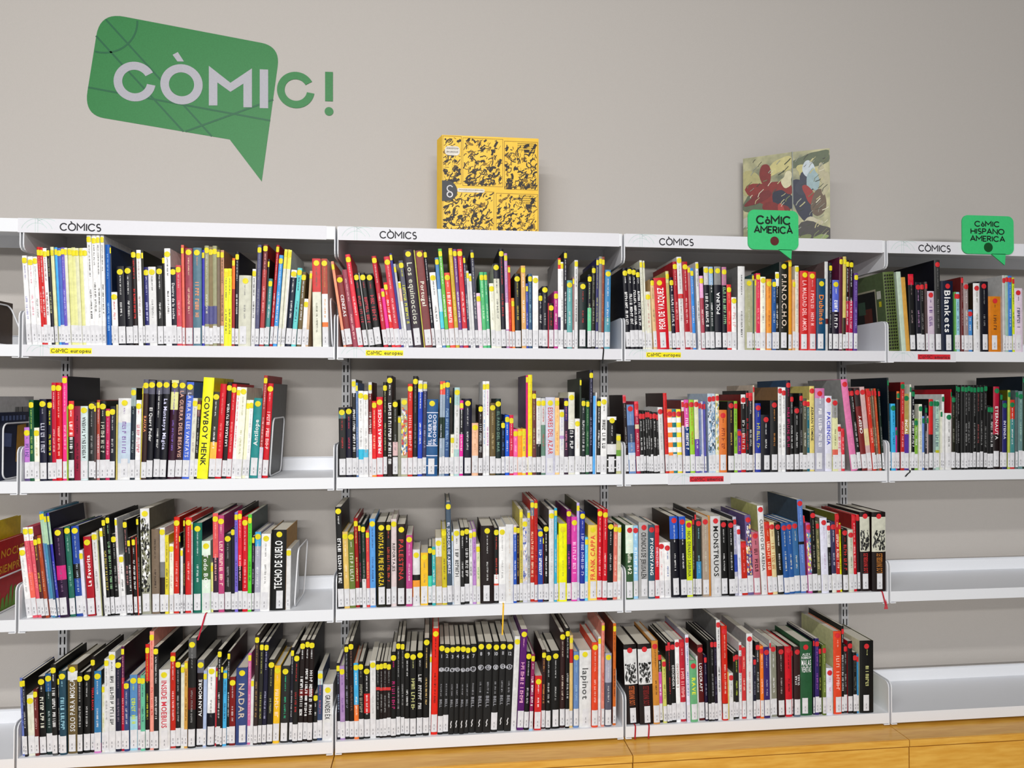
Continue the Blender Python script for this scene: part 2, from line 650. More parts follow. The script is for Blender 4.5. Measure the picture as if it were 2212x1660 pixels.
FAS = ['under the wall logo', 'below the yellow display book', 'beside the america sign', 'beside the hispano sign']
for bay in range(4):
    x0 = bay + (-.012 if bay == 0 else .008)
    x1 = bay + (.967 if bay == 0 else .985)
    z0, z1 = CAN0 - .002, CAN1 + .001
    t, w = strip('long white sign strip reading comics on the canopy %s' % FAS[bay], x0, x1, z0, z1, 'comics strips along the canopy')
    cx = (x0 + x1) / 2
    mb = MB()
    line_art(mb, -w + .003, 0, z1 - z0, -.0017)
    mb.build('line_art', t)
    (a, c), (b, d) = GEO['ct'][bay]
    zb = 0.0098
    sign_text(None, 'CÒMICS', a - cx, zb, b - cx, zb + .0225, -.0018, INK, 0.18, t)
for bay in range(3):
    x0, x1 = bay + .008, bay + .99
    z0 = ROWZ[1] + .0005
    t, w = strip('white strip with yellow europeu label on the top shelf edge %s' % FAS[bay], x0, x1, z0, z0 + LIP - .0006, 'europeu strips on the top shelf edges')
    cx = (x0 + x1) / 2
    mb = MB()
    line_art(mb, -w + .003, 0, LIP - .001, -.0017)
    mb.build('line_art', t)
    (a, c), (b, d) = GEO['yl'][bay]
    mb = MB()
    mb.box(a - cx, b - cx, -.0018, -.0014, .0085, .0265, YHL)
    mb.build('highlight', t)
    mb = MB()
    m_ = a + (b - a) * .43
    sign_text(mb, 'CòMIC', a - cx + .004, .012, m_ - cx, .0235, -.0021, INK, .15)
    font_fit(mb, 'europeu', m_ + .008 - cx, b - .003 - cx, .012, .0235, -.0021, INK)
    mb.build('lettering', t)
for (lab, x0, x1, row, k) in (('white strip with red america label on the second shelf edge', 2.1605, 2.3924, 2, 0),
                              ('white strip with red america label on the top shelf edge', 3.006, 3.2743, 1, 1)):
    z0 = ROWZ[row] - .002
    t, w = strip(lab, x0, x1, z0, z0 + LIP + .001)
    cx = (x0 + x1) / 2
    (a, c), (b, d) = GEO['rl'][k]
    mb = MB()
    line_art(mb, -w + .003, 0, LIP - .001, -.0017)
    mb.build('line_art', t)
    mb = MB()
    mb.box(a - cx, b - cx, -.0018, -.0014, .0095, .0285, RHL)
    mb.build('highlight', t)
    mb = MB()
    m_ = a + (b - a) * .45
    sign_text(mb, 'CòMIC', a - cx + .004, .0125, m_ - cx, .0245, -.0021, INK, .13)
    font_fit(mb, 'america', m_ + .008 - cx, b - .003 - cx, .0125, .0245, -.0021, INK)
    mb.build('lettering', t)

# ---------------------------------------------------------------- green speech-bubble signs
G_SIGN = noise_mat('green_sign_card', '35bd70', '39c275', 120, 0.55)


def bubble_sign(label, lo, hi, tail, lines, dc, dr, dotcol):
    t = thing('speech_bubble_sign', label, 'sign', ((lo[0] + hi[0]) / 2, -.0035, lo[1]), 'green speech-bubble signs')
    ox, oz = (lo[0] + hi[0]) / 2, lo[1]
    r = .024
    a, b, c_, d = lo[0] - ox, 0, hi[0] - ox, hi[1] - oz
    out = [(c_, b + r)] + arc(c_ - r, d - r, r, 0, 90, 7) + arc(a + r, d - r, r, 90, 180, 7) + arc(a + r, b + r, r, 180, 270, 7)
    tl = [(p[0] - ox, p[1] - oz) for p in tail]
    body = out + arc(c_ - r, b + r, r, 270, 360, 7)[:-1]
    mb = MB()
    mb.slab(body, -.004, 0, G_SIGN)
    mb.slab([(tl[0][0], .002), (tl[1][0], tl[1][1]), (tl[2][0], .002)], -.004, 0, G_SIGN)
    mb.build('bubble_plate', t)
    mb = MB()
    mb.slab(arc(dc[0] - ox, dc[1] - oz, dr, 0, 360, 20)[:-1], -.0048, -.004, print_mat(dotcol, .5))
    mb.build('dot_sticker', t)
    for txt, (p, q) in lines:
        hgt = (q[1] - p[1]) * (.72 if len(lines) == 3 else .82)
        z = p[1] - oz + (q[1] - p[1]) * .08
        sign_text(None, txt, p[0] - ox + .003, z, q[0] - ox - .003, z + hgt, -.0044, print_mat('16261d', .6), .235, t)


s = GEO['s1']
bubble_sign('green speech-bubble sign reading comic america with a maroon dot', s[0], s[1], s[2],
            (('CòMIC', s[3]), ('AMERICÀ', s[4])), s[5], s[6], '5a2624')
s = GEO['s2']
bubble_sign('green speech-bubble sign reading comic hispano america with a dark green dot', s[0], s[1], s[2],
            (('CòMIC', s[3]), ('HISPANO', s[4]), ('AMERICA', s[5])), s[6], s[7], '0e4a22')

# ---------------------------------------------------------------- display pieces on the canopy
rnd = random.Random(5)
YEL = noise_mat('yellow_cover_card', 'e8b81a', 'f0c32a', 25, 0.45)
t = thing('display_book', 'large square yellow comic book standing on the canopy', 'book', (1.535, 0.10, CAN1))
W2, HH, TH = 0.176, 0.366, 0.045
mb = MB()
mb.box(-W2, W2, 0, .004, 0, HH, YEL)
mb.build('front_cover', t)
mb = MB()
i0 = [(-W2, .0, 0), (-W2, .0, HH), (-W2 - .018, TH, HH - .004), (-W2 - .018, TH, 0)]
mb.face(i0, YEL)
mb.face([(p[0] + .004, p[1], p[2]) for p in reversed(i0)], YEL)
mb.face([i0[1], (i0[1][0] + .004, 0, HH), (i0[2][0] + .004, TH, HH - .004), i0[2]], YEL)
mb.build('spine', t)
mb = MB()
mb.box(-W2 - .016, W2 - .006, TH - .002, TH + .002, 0, HH - .004, YEL)
mb.build('back_cover', t)
mb = MB()
mb.box(-W2 + .002, W2 - .005, .005, TH - .003, .004, HH - .008, PAPER)
mb.build('page_block', t)
INKY = print_mat('2a2320', .5)
INKB = print_mat('8a6a1e', .5)
panels = [(-W2 + .003, -.107, .190, HH - .004), (-.101, .044, .184, HH - .008), (.050, W2 - .004, .176, HH - .014),
          (-W2 + .003, .012, .004, .164), (.020, W2 - .003, .004, .160)]
for (x0, x1, z0, z1) in panels:
    # drawn panel: frame lines and abstract brush strokes of ink
    mb = MB()
    for q in stroke_quads([(x0, z0), (x1, z0), (x1, z1), (x0, z1), (x0, z0)], .0016):
        mb.face([(p.x, -.0004, p.y) for p in q], INKB)
    n = int((x1 - x0) * (z1 - z0) * 9000)
    k = 0
    while k < n:
        cx, cz = rnd.uniform(x0 + .006, x1 - .006), z0 + .006 + (z1 - z0 - .012) * rnd.random() ** 1.5
        L = rnd.uniform(.006, .024)
        a = R(rnd.gauss(50, 38))
        bend = rnd.uniform(-1.2, 1.2)
        pts = []
        for i in range(5):
            u = (i / 4 - .5) * L
            pts.append((min(x1 - .002, max(x0 + .002, cx + u * math.cos(a) - bend * u * u / L * math.sin(a))),
                        min(z1 - .002, max(z0 + .002, cz + u * math.sin(a) + bend * u * u / L * math.cos(a)))))
        w = rnd.uniform(.001, .0042) if rnd.random() < .8 else rnd.uniform(.006, .011)
        col = INKY if rnd.random() < .82 else INKB
        for q in stroke_quads(pts, w):
            mb.face([(min(x1, max(x0, p.x)), -.0005 - k * 1e-7, min(z1, max(z0, p.y))) for p in q], col)
        k += 1
    mb.build('comic_panel', t)


def caption(x0, x1, z0, z1, white=True, rows=2):
    mb = MB()
    if white:
        r = (z1 - z0) * .4
        mb.slab(arc(x1 - r, z1 - r, r, 0, 90, 5) + arc(x0 + r, z1 - r, r, 90, 180, 5) + arc(x0 + r, z0 + r, r, 180, 270, 5) + arc(x1 - r, z0 + r, r, 270, 360, 5), -.0016, -.0010, print_mat('dcd6cc', .6))
    hh = (z1 - z0) / (rows + .6)
    for k in range(rows):
        z = z1 - hh * (k + .95)
        x = x0 + .006
        while x < x1 - .008:
            w = rnd.uniform(.002, .004)
            mb.face([(x, -.0018, z), (x + .001, -.0018, z), (x + .0022, -.0018, z + hh * .6), (x + .0012, -.0018, z + hh * .6)], INKY)
            mb.face([(x + .001, -.0019, z + hh * .2), (x + w, -.0019, z + hh * .25), (x + w, -.0019, z + hh * .45), (x + .001, -.0019, z + hh * .4)], INKY)
            x += w + .0015
    return mb


caption(-W2 + .010, -.112, .292, .326).build('speech_balloon', t)
caption(-W2 + .055, -.022, .160, .174, rows=1).build('speech_balloon', t)
caption(.092, W2 - .008, .315, .350, False, 4).build('speech_balloon', t)
caption(.098, W2 - .008, .120, .158, False, 4).build('speech_balloon', t)
mb = MB()
mb.slab([(-W2, .200)] + [(-W2, .126)] + arc(-W2 + .018, .163, .037, -90, 90, 14), -.002, -.0008, print_mat('23252c', .4))
mb.build('emblem_disc', t)
mb = MB()
lt = print_mat('cfcdd0', .4)
for q in stroke_quads(arc(-W2 + .028, .150, .0095, 0, 360, 16), .0042) + stroke_quads(arc(-W2 + .029, .1715, .0105, 262, 60, 12), .0038) \
        + stroke_quads([(-W2 + .034, .1805), (-W2 + .038, .177)], .0034):
    mb.face([(p.x, -.0024, p.y) for p in q], lt)
mb.build('emblem', t)

# folded poster, standing open in a shallow V
P0, P1, P2 = (2.566, .262), (2.722, .165), (2.845, .108)
HP = 0.378
POSTER = [('3f4634', 'c9c28a'), ('4a5040', 'c8c4a0')]
t = thing('folded_poster', 'folded colour art poster standing open on the canopy', 'poster', (P0[0], P0[1], CAN1))


def poster_half(a, b, name, seed):
    """card panel from a to b with flat abstract colour shapes printed on the front"""
    rr = random.Random(seed)
    L = math.hypot(b[0] - a[0], b[1] - a[1])
    ux, uy = (b[0] - a[0]) / L, (b[1] - a[1]) / L
    nx, ny = uy, -ux         # towards the viewer

    def P(u, z, d):
        return (a[0] - P0[0] + ux * u + nx * d, a[1] - P0[1] + uy * u + ny * d, z)
    mb = MB()
    m = noise_mat('olive_collage_print', '59604a', 'c3bd90', 14, .45, 0, (1, 1, 1), 3)
    c8 = [P(0, 0, 0), P(L, 0, 0), P(L, HP, 0), P(0, HP, 0), P(0, 0, -.0025), P(L, 0, -.0025), P(L, HP, -.0025), P(0, HP, -.0025)]
    for q in ((0, 1, 2, 3), (7, 6, 5, 4), (1, 0, 4, 5), (2, 1, 5, 6), (3, 2, 6, 7), (0, 3, 7, 4)):
        mb.face([c8[k] for k in q], m)
    o = mb.build(name, t)
    mb = MB()
    for k in range(46):
        u, z = rr.uniform(.01, L - .02), rr.uniform(.01, HP - .02)
        a_, ln, wd = rr.uniform(.2, 1.4), rr.uniform(.01, .035), rr.uniform(.0012, .004)
        col = print_mat(rr.choice(('3f4636', '6d7350', 'b7b083', '8f9385', 'cfcbb4', '4b4a44')), .5)
        for q in stroke_quads([(u, z), (u + ln * .5 * math.cos(a_), z + ln * .5 * math.sin(a_)), (u + ln * .7, z + ln * math.sin(a_))], wd):
            mb.face([P(min(L, max(0, p.x)), min(HP, max(0, p.y)), .0022 + k * 2e-6) for p in q], col)
    o = mb.build('brush_strokes', t)
    o['kind'] = 'stuff'
    return P, L


def blob(P, L, cu, cz, ru, rz, col, d, ang=0, wob=.25, seed=1, name='colour_shape'):
    rr = random.Random(seed)
    pts = []
    ph = [rr.uniform(0, 6.3) for _ in range(3)]
    for k in range(26):
        a = 2 * math.pi * k / 26
        s_ = 1 + wob * (.6 * math.sin(2 * a + ph[0]) + .4 * math.sin(3 * a + ph[1]) + .2 * math.sin(5 * a + ph[2]))
        x, z = ru * s_ * math.cos(a), rz * s_ * math.sin(a)
        x, z = x * math.cos(R(ang)) - z * math.sin(R(ang)), x * math.sin(R(ang)) + z * math.cos(R(ang))
        pts.append(P(min(L, max(0, cu + x)), min(HP, max(0, cz + z)), d))
    mb = MB()
    ctr = P(min(L, max(0, cu)), cz, d)
    m = print_mat(col, .45)
    for k in range(26):
        mb.face([ctr, pts[k], pts[(k + 1) % 26]], m)
    return mb.build(name, t)


P, L = poster_half(P0, P1, 'poster_leaf', 1)
for k, a in enumerate([(.03, .27, .05, .05, 'a59f6e', 0, .2), (.05, .19, .05, .04, '566049', 20, .4), (.15, .33, .06, .03, 'bdb57c', 30, .4),
                       (.03, .12, .06, .03, 'a9a79c', 10, .5), (.105, .225, .075, .055, '7d2622', -25, .35), (.085, .30, .022, .045, '752320', 8, .12),
                       (.15, .19, .035, .05, '23283a', 20, .35), (.06, .21, .055, .018, '6b1f20', 28, .2), (.13, .15, .05, .035, '74211f', -40, .3),
                       (.15, .13, .014, .05, 'a03a34', 15, .2), (.165, .27, .02, .03, 'c9c3a2', 0, .3), (.09, .12, .03, .012, '9fa3a4', 35, .4)]):
    blob(P, L, a[0], a[1], a[2], a[3], a[4], .0006 + k * .00012, a[5], a[6], 10 + k)
P, L = poster_half(P1, P2, 'poster_leaf', 2)
for k, a in enumerate([(.07, .34, .07, .03, '57614a', 20, .4), (.05, .30, .03, .025, 'b9b278', 0, .4), (.03, .19, .04, .08, '20253a', 15, .3),
                       (.05, .25, .04, .04, '2b3042', 30, .3), (.06, .305, .022, .034, 'b9c4cb', 5, .08), (.075, .26, .02, .05, '8fa6ab', 0, .3),
                       (.065, .20, .018, .045, '8f2723', 30, .2), (.095, .17, .026, .055, '5e4d3d', -8, .12), (.115, .26, .02, .05, 'a9a386', 0, .5),
                       (.06, .09, .04, .025, 'b5ae96', 0, .5), (.085, .05, .07, .045, '3c3837', 0, .3), (.1, .035, .025, .012, '7f8f55', 10, .3),
                       (.03, .03, .03, .02, '6b7347', 0, .5)]):
    blob(P, L, a[0], a[1], a[2], a[3], a[4], .0006 + k * .00012, a[5], a[6], 40 + k)
mb = MB()
mb.box(P1[0] - P0[0] - .0016, P1[0] - P0[0] + .0016, P1[1] - P0[1] - .0045, P1[1] - P0[1] - .001, 0, HP, print_mat('9aa09a', .5))
mb.build('fold', t)

# ---------------------------------------------------------------- wire bookends
def bookend(label, x, row, lean, h=0.2, d0=0.03, d1=0.21):
    """white wire loop standing against the last book, with its foot on the shelf"""
    r = .022
    a = R(lean)
    prof = arc(d1 - r, h - r, r, 0, 90, 5) + arc(d0 + r, h - r, r, 90, 180, 5) + arc(d0 + r, .0032 + r, r, 180, 270, 5) + arc(d1 - r, .0032 + r, r, 270, 360, 5)
    mb = MB()
    tube(mb, [(q[1] * math.sin(a), q[0], .0004 + q[1] * math.cos(a)) for q in prof], .0028, WIRE, 7, True)
    o = mb.build('wire_bookend', None, True)
    o.location = (x, 0, ROWZ[row] + LIP)
    tag(o, label, 'bookend', 'white wire bookends')


# ---------------------------------------------------------------- books
# one line per book, measured along its shelf: offset (0.1 mm), thickness (0.1 mm), height (mm), lean (deg), colour, dot, print
BOOKS = """
A1
143 139 291 -3.7 eee y m:99c
283 145 290 -3.8 eee y m:d9a
442 134 289 -3.8 eee y m:aaa
577 92 322 -3.8 c22 y m:fbb
669 112 320 -3.8 c22 y m:eee
787 112 317 -3.7 eee y m:923
905 93 314 -3.6 223 y m:cc9
1004 98 322 -3.5 dda y
1103 79 322 -3.4 4ae y
1182 127 319 -3.2 46b y
1309 99 321 -3.1 65b y m:ccf
1407 85 320 -3.0 ddc y
1492 113 320 -3.0 dd9 y
1606 113 322 -2.9 dd9 y
1719 113 320 -2.9 ddb y
1833 114 321 -2.8 dd9 y
1946 142 321 -2.8 eee y
2093 136 363 -2.7 eee y m:222
2229 137 363 -2.3 eee y m:222
2366 106 363 -2.0 eee y m:333
2472 106 363 -1.7 eee y m:333
2585 140 334 -1.6 05a -n m:9cf
2734 37 331 -1.8 235 y
2776 186 176 -2.0 eee y m:c22
2974 232 262 -2.3 112 y m:eee
3206 236 262 -2.2 112 y m:eee
3441 141 316 -2.1 211 y m:e33
3588 141 318 -2.0 eee y m:a88
3730 58 318 -1.9 332 y
3794 148 262 -1.9 226 y m:ccf
3957 231 262 -1.8 ddd y m:777
4198 176 267 -1.7 222 y m:eee
4375 87 304 -1.7 222 y
4468 186 325 -1.7 eee y m:334
4657 161 262 -1.6 113 y t:eee:Dentro_de_la_noche
4825 156 269 -1.5 c45 y m:fcc
4981 84 338 -1.3 d65 y
5065 234 328 -0.9 945 y m:fdb
5324 272 329 -0.5 578 y M:e96
5605 75 323 -0.5 33a y
5680 144 338 -0.6 997 y b:22-40-558 m:ddc
5828 116 335 -0.6 875 y b:22-40-558
5947 141 338 -0.7 997 y b:22-40-558
6098 94 324 -0.5 765 y
6192 110 324 -0.4 b86 y m:543
6303 126 262 -0.3 ee3 yn m:553
6429 120 262 -0.2 ee3 yn m:553
6561 89 297 -0.0 922 y b:65-100-f72
6650 111 320 0.1 223 y m:eee
6776 396 239 0.4 ccb y m:999
7182 118 262 0.8 ddd y m:333
7300 127 345 1.3 557 y m:99a
7443 143 347 2.0 a33 y m:faa b:75-100-622
7587 54 298 2.5 333 y
7641 121 230 3.0 488 y m:eee
7778 96 346 3.6 a12 y m:fcc
7897 128 311 3.7 49d y m:eee
8050 96 331 3.9 ddc y b:80-100-fd5
8146 64 332 4.0 ddc y b:80-100-fd5
8211 64 330 4.0 ddd y b:80-100-ee6
8300 183 262 4.2 124 y m:eee b:90-100-eee
8493 151 269 4.4 6cc y m:135
8671 145 256 3.8 653 y m:eee
8831 139 164 3.3 eee y
8981 81 259 2.9 ca8 y
9233 276 301 -0.9 ddc yn b:62-100-c33 m:776
9544 192 302 -1.1 eee y b:60-100-a43 b:18-28-e73 m:d95
A2
100 180 174 -1.5 b7c y M:548 b:0-18-547
293 138 263 -1.4 153 y m:ac6
436 151 173 -1.3 eed y m:cb8
592 209 266 -1.2 224 y M:ccd
809 141 260 -1.1 223 y m:ee3
966 126 320 -1.1 b13 y m:fcc
1092 172 320 -1.0 c01 y m:fcb
1269 147 341 -1.0 e38 y m:fbd s:223
1417 41 243 -0.9 8a2 -n
1460 165 260 -0.9 222 y b:55-100-d33 M:fff
1625 186 243 -0.8 813 -n m:412
1819 222 243 -0.7 cdd y T:222:AYEROS_EN_LA_TAVERNA
2056 185 257 -0.5 333 y m:999
2244 53 254 -0.4 544 y
2296 91 263 -0.4 b66 y b:55-100-a43 m:eee
2399 183 260 -0.3 222 y M:ccb
2587 133 234 -0.2 b25 y m:f9b
2726 161 243 -0.1 223 y m:ccc
2893 42 248 0.0 cb6 -n
2940 399 269 0.2 ddd y b:20-70-bcd M:86a
3339 154 303 0.5 234 y b:80-100-9aa m:9aa
3501 160 263 0.7 eee y M:c67
3666 31 310 0.9 cb3 yn
3702 163 331 1.1 422 y t:e96:RAUXA b:86-100-556
3871 191 328 1.3 112 y t:eee:El_Quart_Poder b:86-100-556
4073 191 328 1.6 112 y m:eee b:86-100-556
4279 217 329 1.9 112 y t:ddf:La_Muntanya_Màgica b:86-100-556
4507 232 329 2.1 413 y b:70-100-dd9 b:88-97-556 m:86c
4745 226 329 2.3 423 y t:da9:LA_GUERRA_DELS_BESAVIS b:86-100-556
4975 227 323 2.5 46c y t:dde:LA_FIRA_DE_LES_VANITATS b:86-97-556
5208 151 269 2.4 ddc y m:baa
5364 108 260 2.5 222 y m:ccc b:80-100-633
5472 342 338 3.4 ee2 -n t:222:COWBOY_HENK
5837 206 290 2.9 443 y b:8-42-fb4 m:fff
6044 200 317 3.0 c12 - m:f88
6253 149 323 3.1 211 y T:fff:LAS_PLEAS_DE_TU_VIDA
6408 152 317 3.2 c12 y m:f99
6566 124 307 3.3 eee y m:d55
6696 207 305 3.2 eed y m:bb8
6907 107 263 3.2 eec y
7022 116 263 3.2 eee y m:ccc
7152 266 269 3.2 288 y T:eee:Antilope
7437 116 346 3.2 a33 y b:0-30-ccd m:fcc
7564 183 319 3.2 c12 y M:fcc s:555
A3
204 175 228 -6.8 eee y m:bbb
396 152 295 -6.7 d56 y b:85-100-eee m:f99 b:15-50-e65
554 137 296 -6.6 d56 y b:85-100-eee m:f99
697 116 266 -6.5 522 y m:ec5
819 106 269 -6.5 a42 y m:da8
930 83 346 -6.6 68b y b:70-97-aca m:cde
1019 83 346 -6.6 48a y b:70-97-aca
1107 62 341 -6.7 357 y b:70-97-aca
1171 73 341 -6.8 33a y b:70-97-aca m:bbe s:224
1252 287 290 -4.7 314 y b:42-58-c27 m:868 s:224
1548 170 294 -4.4 265 y m:9cb s:333
1727 233 295 -4.1 249 y b:42-58-222 m:bcd s:222
1969 105 217 -4.1 dde y
2093 229 260 -4.1 a12 y T:fff:La_Favorita
2347 165 272 -4.1 ddd y m:999
2518 41 280 -4.1 aa7 -n
2560 36 248 -4.0 222 -n
2601 102 286 -4.0 eee y
2712 105 323 -3.9 111 y M:cb5
2823 116 328 -3.9 111 y M:9c9 s:111
2945 141 267 -3.7 111 y m:999
3094 67 320 -3.6 ddd y m:c67
3167 133 199 -3.4 eee y m:555
3306 122 312 -3.3 222 y m:c88
3434 83 254 -3.0 222 y M:eee
3523 28 255 -2.8 d43 -n
3556 100 254 -2.6 222 y M:eee
3662 28 255 -2.5 d43 -n
3696 67 321 -2.3 221 y m:999
3768 285 348 -1.7 998 y q:222,eee,333,664 b:80-100-ddd s:665
4070 244 279 -1.0 765 - m:433
4329 163 284 -0.9 ddd y b:0-42-322 b:42-60-777
4498 113 260 -0.5 dc3 y m:553
4622 130 230 -0.5 eed y m:caa
4763 178 318 -0.5 c21 y m:fbb
4947 37 265 -0.5 222 y
4989 74 215 -0.5 ddd y
5068 51 312 -0.5 222 y m:dc6
5125 204 316 -0.4 c22 y m:fbb
5334 51 301 -0.4 bbb y m:555 s:222
5394 270 298 -0.4 165 y m:dee s:124
5670 273 238 -0.6 ded y b:46-80-463 t:eee:Todo_BOX R:b13
5949 63 164 -0.6 dd8 y
6023 169 329 -0.7 424 y b:55-100-d55 m:fbb
6200 183 322 -0.6 b47 y M:fdc
6395 212 260 -0.6 333 y m:999 s:223
6613 109 279 -0.6 223 y
6727 101 331 -0.5 76c y m:336
6834 127 337 -0.5 211 y b:45-100-d23 m:fcc
6966 173 316 -0.3 c12 y m:fbb
7145 118 324 -0.1 5c3 y m:253 s:455
7269 72 251 0.1 213 y m:ccd
7350 185 264 0.3 aab y b:82-100-4ad m:eee
7544 299 258 0.8 eee y m:777
7854 495 269 0.8 111 y T:fff:TECHO_DE_SUELO s:b83
8357 146 204 0.6 ddd y
A4
124 105 251 -2.8 67b y m:447
234 85 250 -2.7 223 y m:ccc s:111
329 195 196 -2.6 ddc y m:ccb
534 120 214 -2.4 622 y m:daa
661 188 253 -2.3 111 y M:eed s:111
859 211 261 -2.0 133 y b:78-100-258 m:abb
1076 156 293 -1.8 222 y M:eee b:0-22-555 s:111
1237 53 254 -1.6 223 y m:ccb
1297 202 270 -1.4 245 y M:9cd
1509 304 286 -1.0 653 y T:ddd:SOLO_PARA_MOSCAS b:83-93-ddd s:432
1823 157 262 -0.8 111 y m:ccc
1992 203 261 -0.6 111 y m:ccc
2205 126 311 -0.6 211 y t:c23:TERRA_BAIXA
2337 212 265 -0.6 37a y m:eee b:0-12-c7b s:344
2557 83 218 -0.6 ddc y m:cc5
2645 132 303 -0.7 ddd y m:999
2783 202 325 -0.7 ddd y M:444
2990 174 298 -0.7 224 y m:878 s:213
3170 89 341 -0.7 a13 y b:70-100-514 m:fbb s:412
3264 150 227 -0.8 347 y m:ccd
3425 231 246 -0.8 58b y b:0-45-9cd M:cd4
3661 114 243 -0.7 857 y m:dbb
3781 139 246 -0.7 6b9 y m:356
3926 120 346 -0.6 211 y b:65-100-c22 m:cc3
4055 134 387 -0.6 e98 y m:c33
4194 146 337 -0.6 222 y m:eee s:112
4354 337 262 -0.5 ddd y t:c34:INSIDE_MOEBIUS
4694 157 314 -0.6 b21 y m:fcc s:111
4859 154 289 -0.4 222 y m:aaa s:111
5019 110 273 -0.2 ddc y
5135 102 286 -0.1 c94 y m:532
5245 245 360 0.1 222 y b:82-100-555 b:35-55-511 m:999 s:112
5508 210 286 0.3 211 y b:85-100-667 T:eee:ALAN_MOORE
5727 102 252 0.4 abd y
5835 249 262 0.6 eee y b:0-42-112 m:777
6093 50 257 0.7 b23 y
6152 123 320 0.7 222 y m:ddd s:111
6281 59 270 0.6 211 y
6349 118 249 0.5 4ad y m:235
6473 83 310 0.3 222 y m:eee s:411
6564 183 227 0.2 711 y m:dcc
6762 370 255 0.3 347 y t:cba:NADAR
7137 98 303 0.5 c69 y m:ecd
7244 89 218 0.7 ddd y
7339 134 363 0.8 433 y m:a85
7488 119 339 1.1 333 y m:bb6
7619 137 339 1.3 224 y m:aac
7771 179 280 1.3 222 y m:aa7 s:111
7964 205 258 1.2 eb2 y M:fdb
8199 288 255 0.9 333 y m:3b8
8499 97 317 1.0 223 y m:ccc
8605 168 295 1.2 222 y m:c33
8782 154 340 1.4 211 y b:45-52-611 M:fff
8942 142 340 1.4 211 y b:45-52-611 M:fff
9093 166 341 1.2 211 y b:45-52-611 M:fff s:112
9282 134 157 0.4 222 y m:ddd
9416 158 233 0.4 346 y b:80-100-bcc m:c67
9588 328 189 0.7 ddd y t:222:GRANDES_ÉX
B1
237 88 297 -8.5 e97 y
344 206 248 -8.4 833 y t:eee:CENIZAS
558 171 268 -8.3 945 -n m:fcc
742 162 320 -8.2 d34 y m:fdd
930 148 255 -8.1 222 y M:c34
1094 36 258 -8.1 999 -n
1130 172 257 -8.0 222 y M:c34
1319 238 254 -7.9 222 y M:c34
1597 155 317 -7.8 b23 y m:fcc
1760 104 204 -7.7 e39 y b:0-30-322
1874 119 226 -7.6 d22 y M:fff
1994 203 316 -7.5 c34 y m:fcc
2199 81 327 -7.4 338 y
2281 75 291 -7.3 bbb y
2358 85 230 -7.2 eee y b:70-90-ecb
2449 151 303 -6.9 556 y M:ee3
2617 355 339 -6.5 434 y t:ccb:Los_equinoccios
2974 30 339 -6.2 cc5 -n
3005 262 337 -5.9 733 y t:eed:Portugal
3269 104 341 -5.6 223 y m:eee
3391 205 262 -5.3 eee y m:333
3607 123 315 -5.0 58b y b:40-65-bde b:22-40-5cd
3742 123 346 -4.9 6b4 y m:fff
3875 185 262 -4.7 e54 y M:fff
4070 130 348 -4.4 ca3 y m:fe8
4206 124 345 -4.2 748 y m:fff
4339 170 346 -3.9 c23 y m:fdd
4516 71 323 -3.7 335 y m:fff
4587 84 270 -3.6 ccc y
4671 87 261 -3.5 ddd y
4764 112 343 -3.4 445 y m:ddd
4877 137 192 -3.2 ecd y
5023 140 266 -3.1 5b7 y m:dfd
5170 106 266 -3.0 4a7 y m:dfd
5311 156 227 -2.3 eed y m:ccb
5468 197 297 -2.0 ddc y b:82-100-334 m:555
5672 157 350 -1.7 223 y m:c33
5844 110 335 -1.6 b8b y m:eee b:20-48-eee
5954 82 291 -1.5 b22 y m:f66
6049 101 177 -1.4 f83 y
6159 195 263 -1.1 222 y m:cb4
6380 152 291 -0.8 da6 y m:fff
6538 73 229 -0.5 34a y m:eee
6617 133 264 -0.3 357 y m:9cd
6768 197 257 -0.1 eee y
6981 127 197 -0.1 223 y m:eee
7108 191 221 -0.1 223 y m:bbb
7305 35 161 -0.0 a13 -n
7340 172 161 -0.0 311 y m:c33
7522 137 203 0.0 b38 y m:fdd
7672 96 322 0.0 eee y b:88-100-d33 b:16-35-325 s:999
7767 96 308 0.0 eee y m:888
7873 102 346 0.1 334 y m:eee
7985 192 243 0.1 6aa y m:eee
8184 58 255 0.2 977 y
8251 119 315 0.2 ddd y m:333
8386 306 236 0.3 233 y m:b33
8717 135 265 0.4 223 y b:22-55-6c9 m:bc9
8869 129 296 0.5 332 y m:998
9008 87 322 0.6 336 y m:dd8
9111 107 330 0.7 888 y
9218 94 330 0.8 843 y m:c85 R:111
9321 201 282 1.0 48b y m:eee b:0-40-59a
B2
115 231 237 -0.9 222 y m:c33 b:84-92-577
354 202 237 -0.8 113 y m:c35 b:84-92-334
562 133 333 -0.7 111 y M:fff b:86-100-ccc
695 70 322 -0.7 57a y m:ccd
771 162 294 -0.6 eee y b:16-32-3bd m:999
939 160 293 -0.5 eee y b:16-32-5bd m:aaa
1107 111 324 -0.5 611 y b:0-45-ddd b:88-100-ccc M:fff
1224 146 259 -0.4 d22 y b:0-22-f93 m:fdb
1375 210 273 -0.4 d23 y T:fff:PRIMERAS_VOCES
1594 126 324 -0.3 221 y m:bb8
1726 176 346 -0.2 211 yn M:fff
1916 167 263 -0.2 332 y b:27-45-dbb m:888
2089 100 207 -0.1 998 yn
2194 220 269 -0.1 aa8 y q:c44,36a,dc4,eee
2424 159 318 -0.0 c21 y M:fcc
2589 159 345 0.2 222 y m:777
2754 154 330 0.4 24b y b:88-100-ddd m:fff
2913 136 326 0.6 335 y m:aac b:90-100-bbb
3049 379 265 0.7 258 y b:82-83-eef b:39-40-eef b:26-27-eef b:13-14-eef V:eef:EL_PUERTO/PROHIBIDO
3494 95 327 0.6 9ab y b:86-100-e54 b:40-62-243 m:dde
3595 77 327 0.6 9ab y b:86-100-e54 b:40-62-243
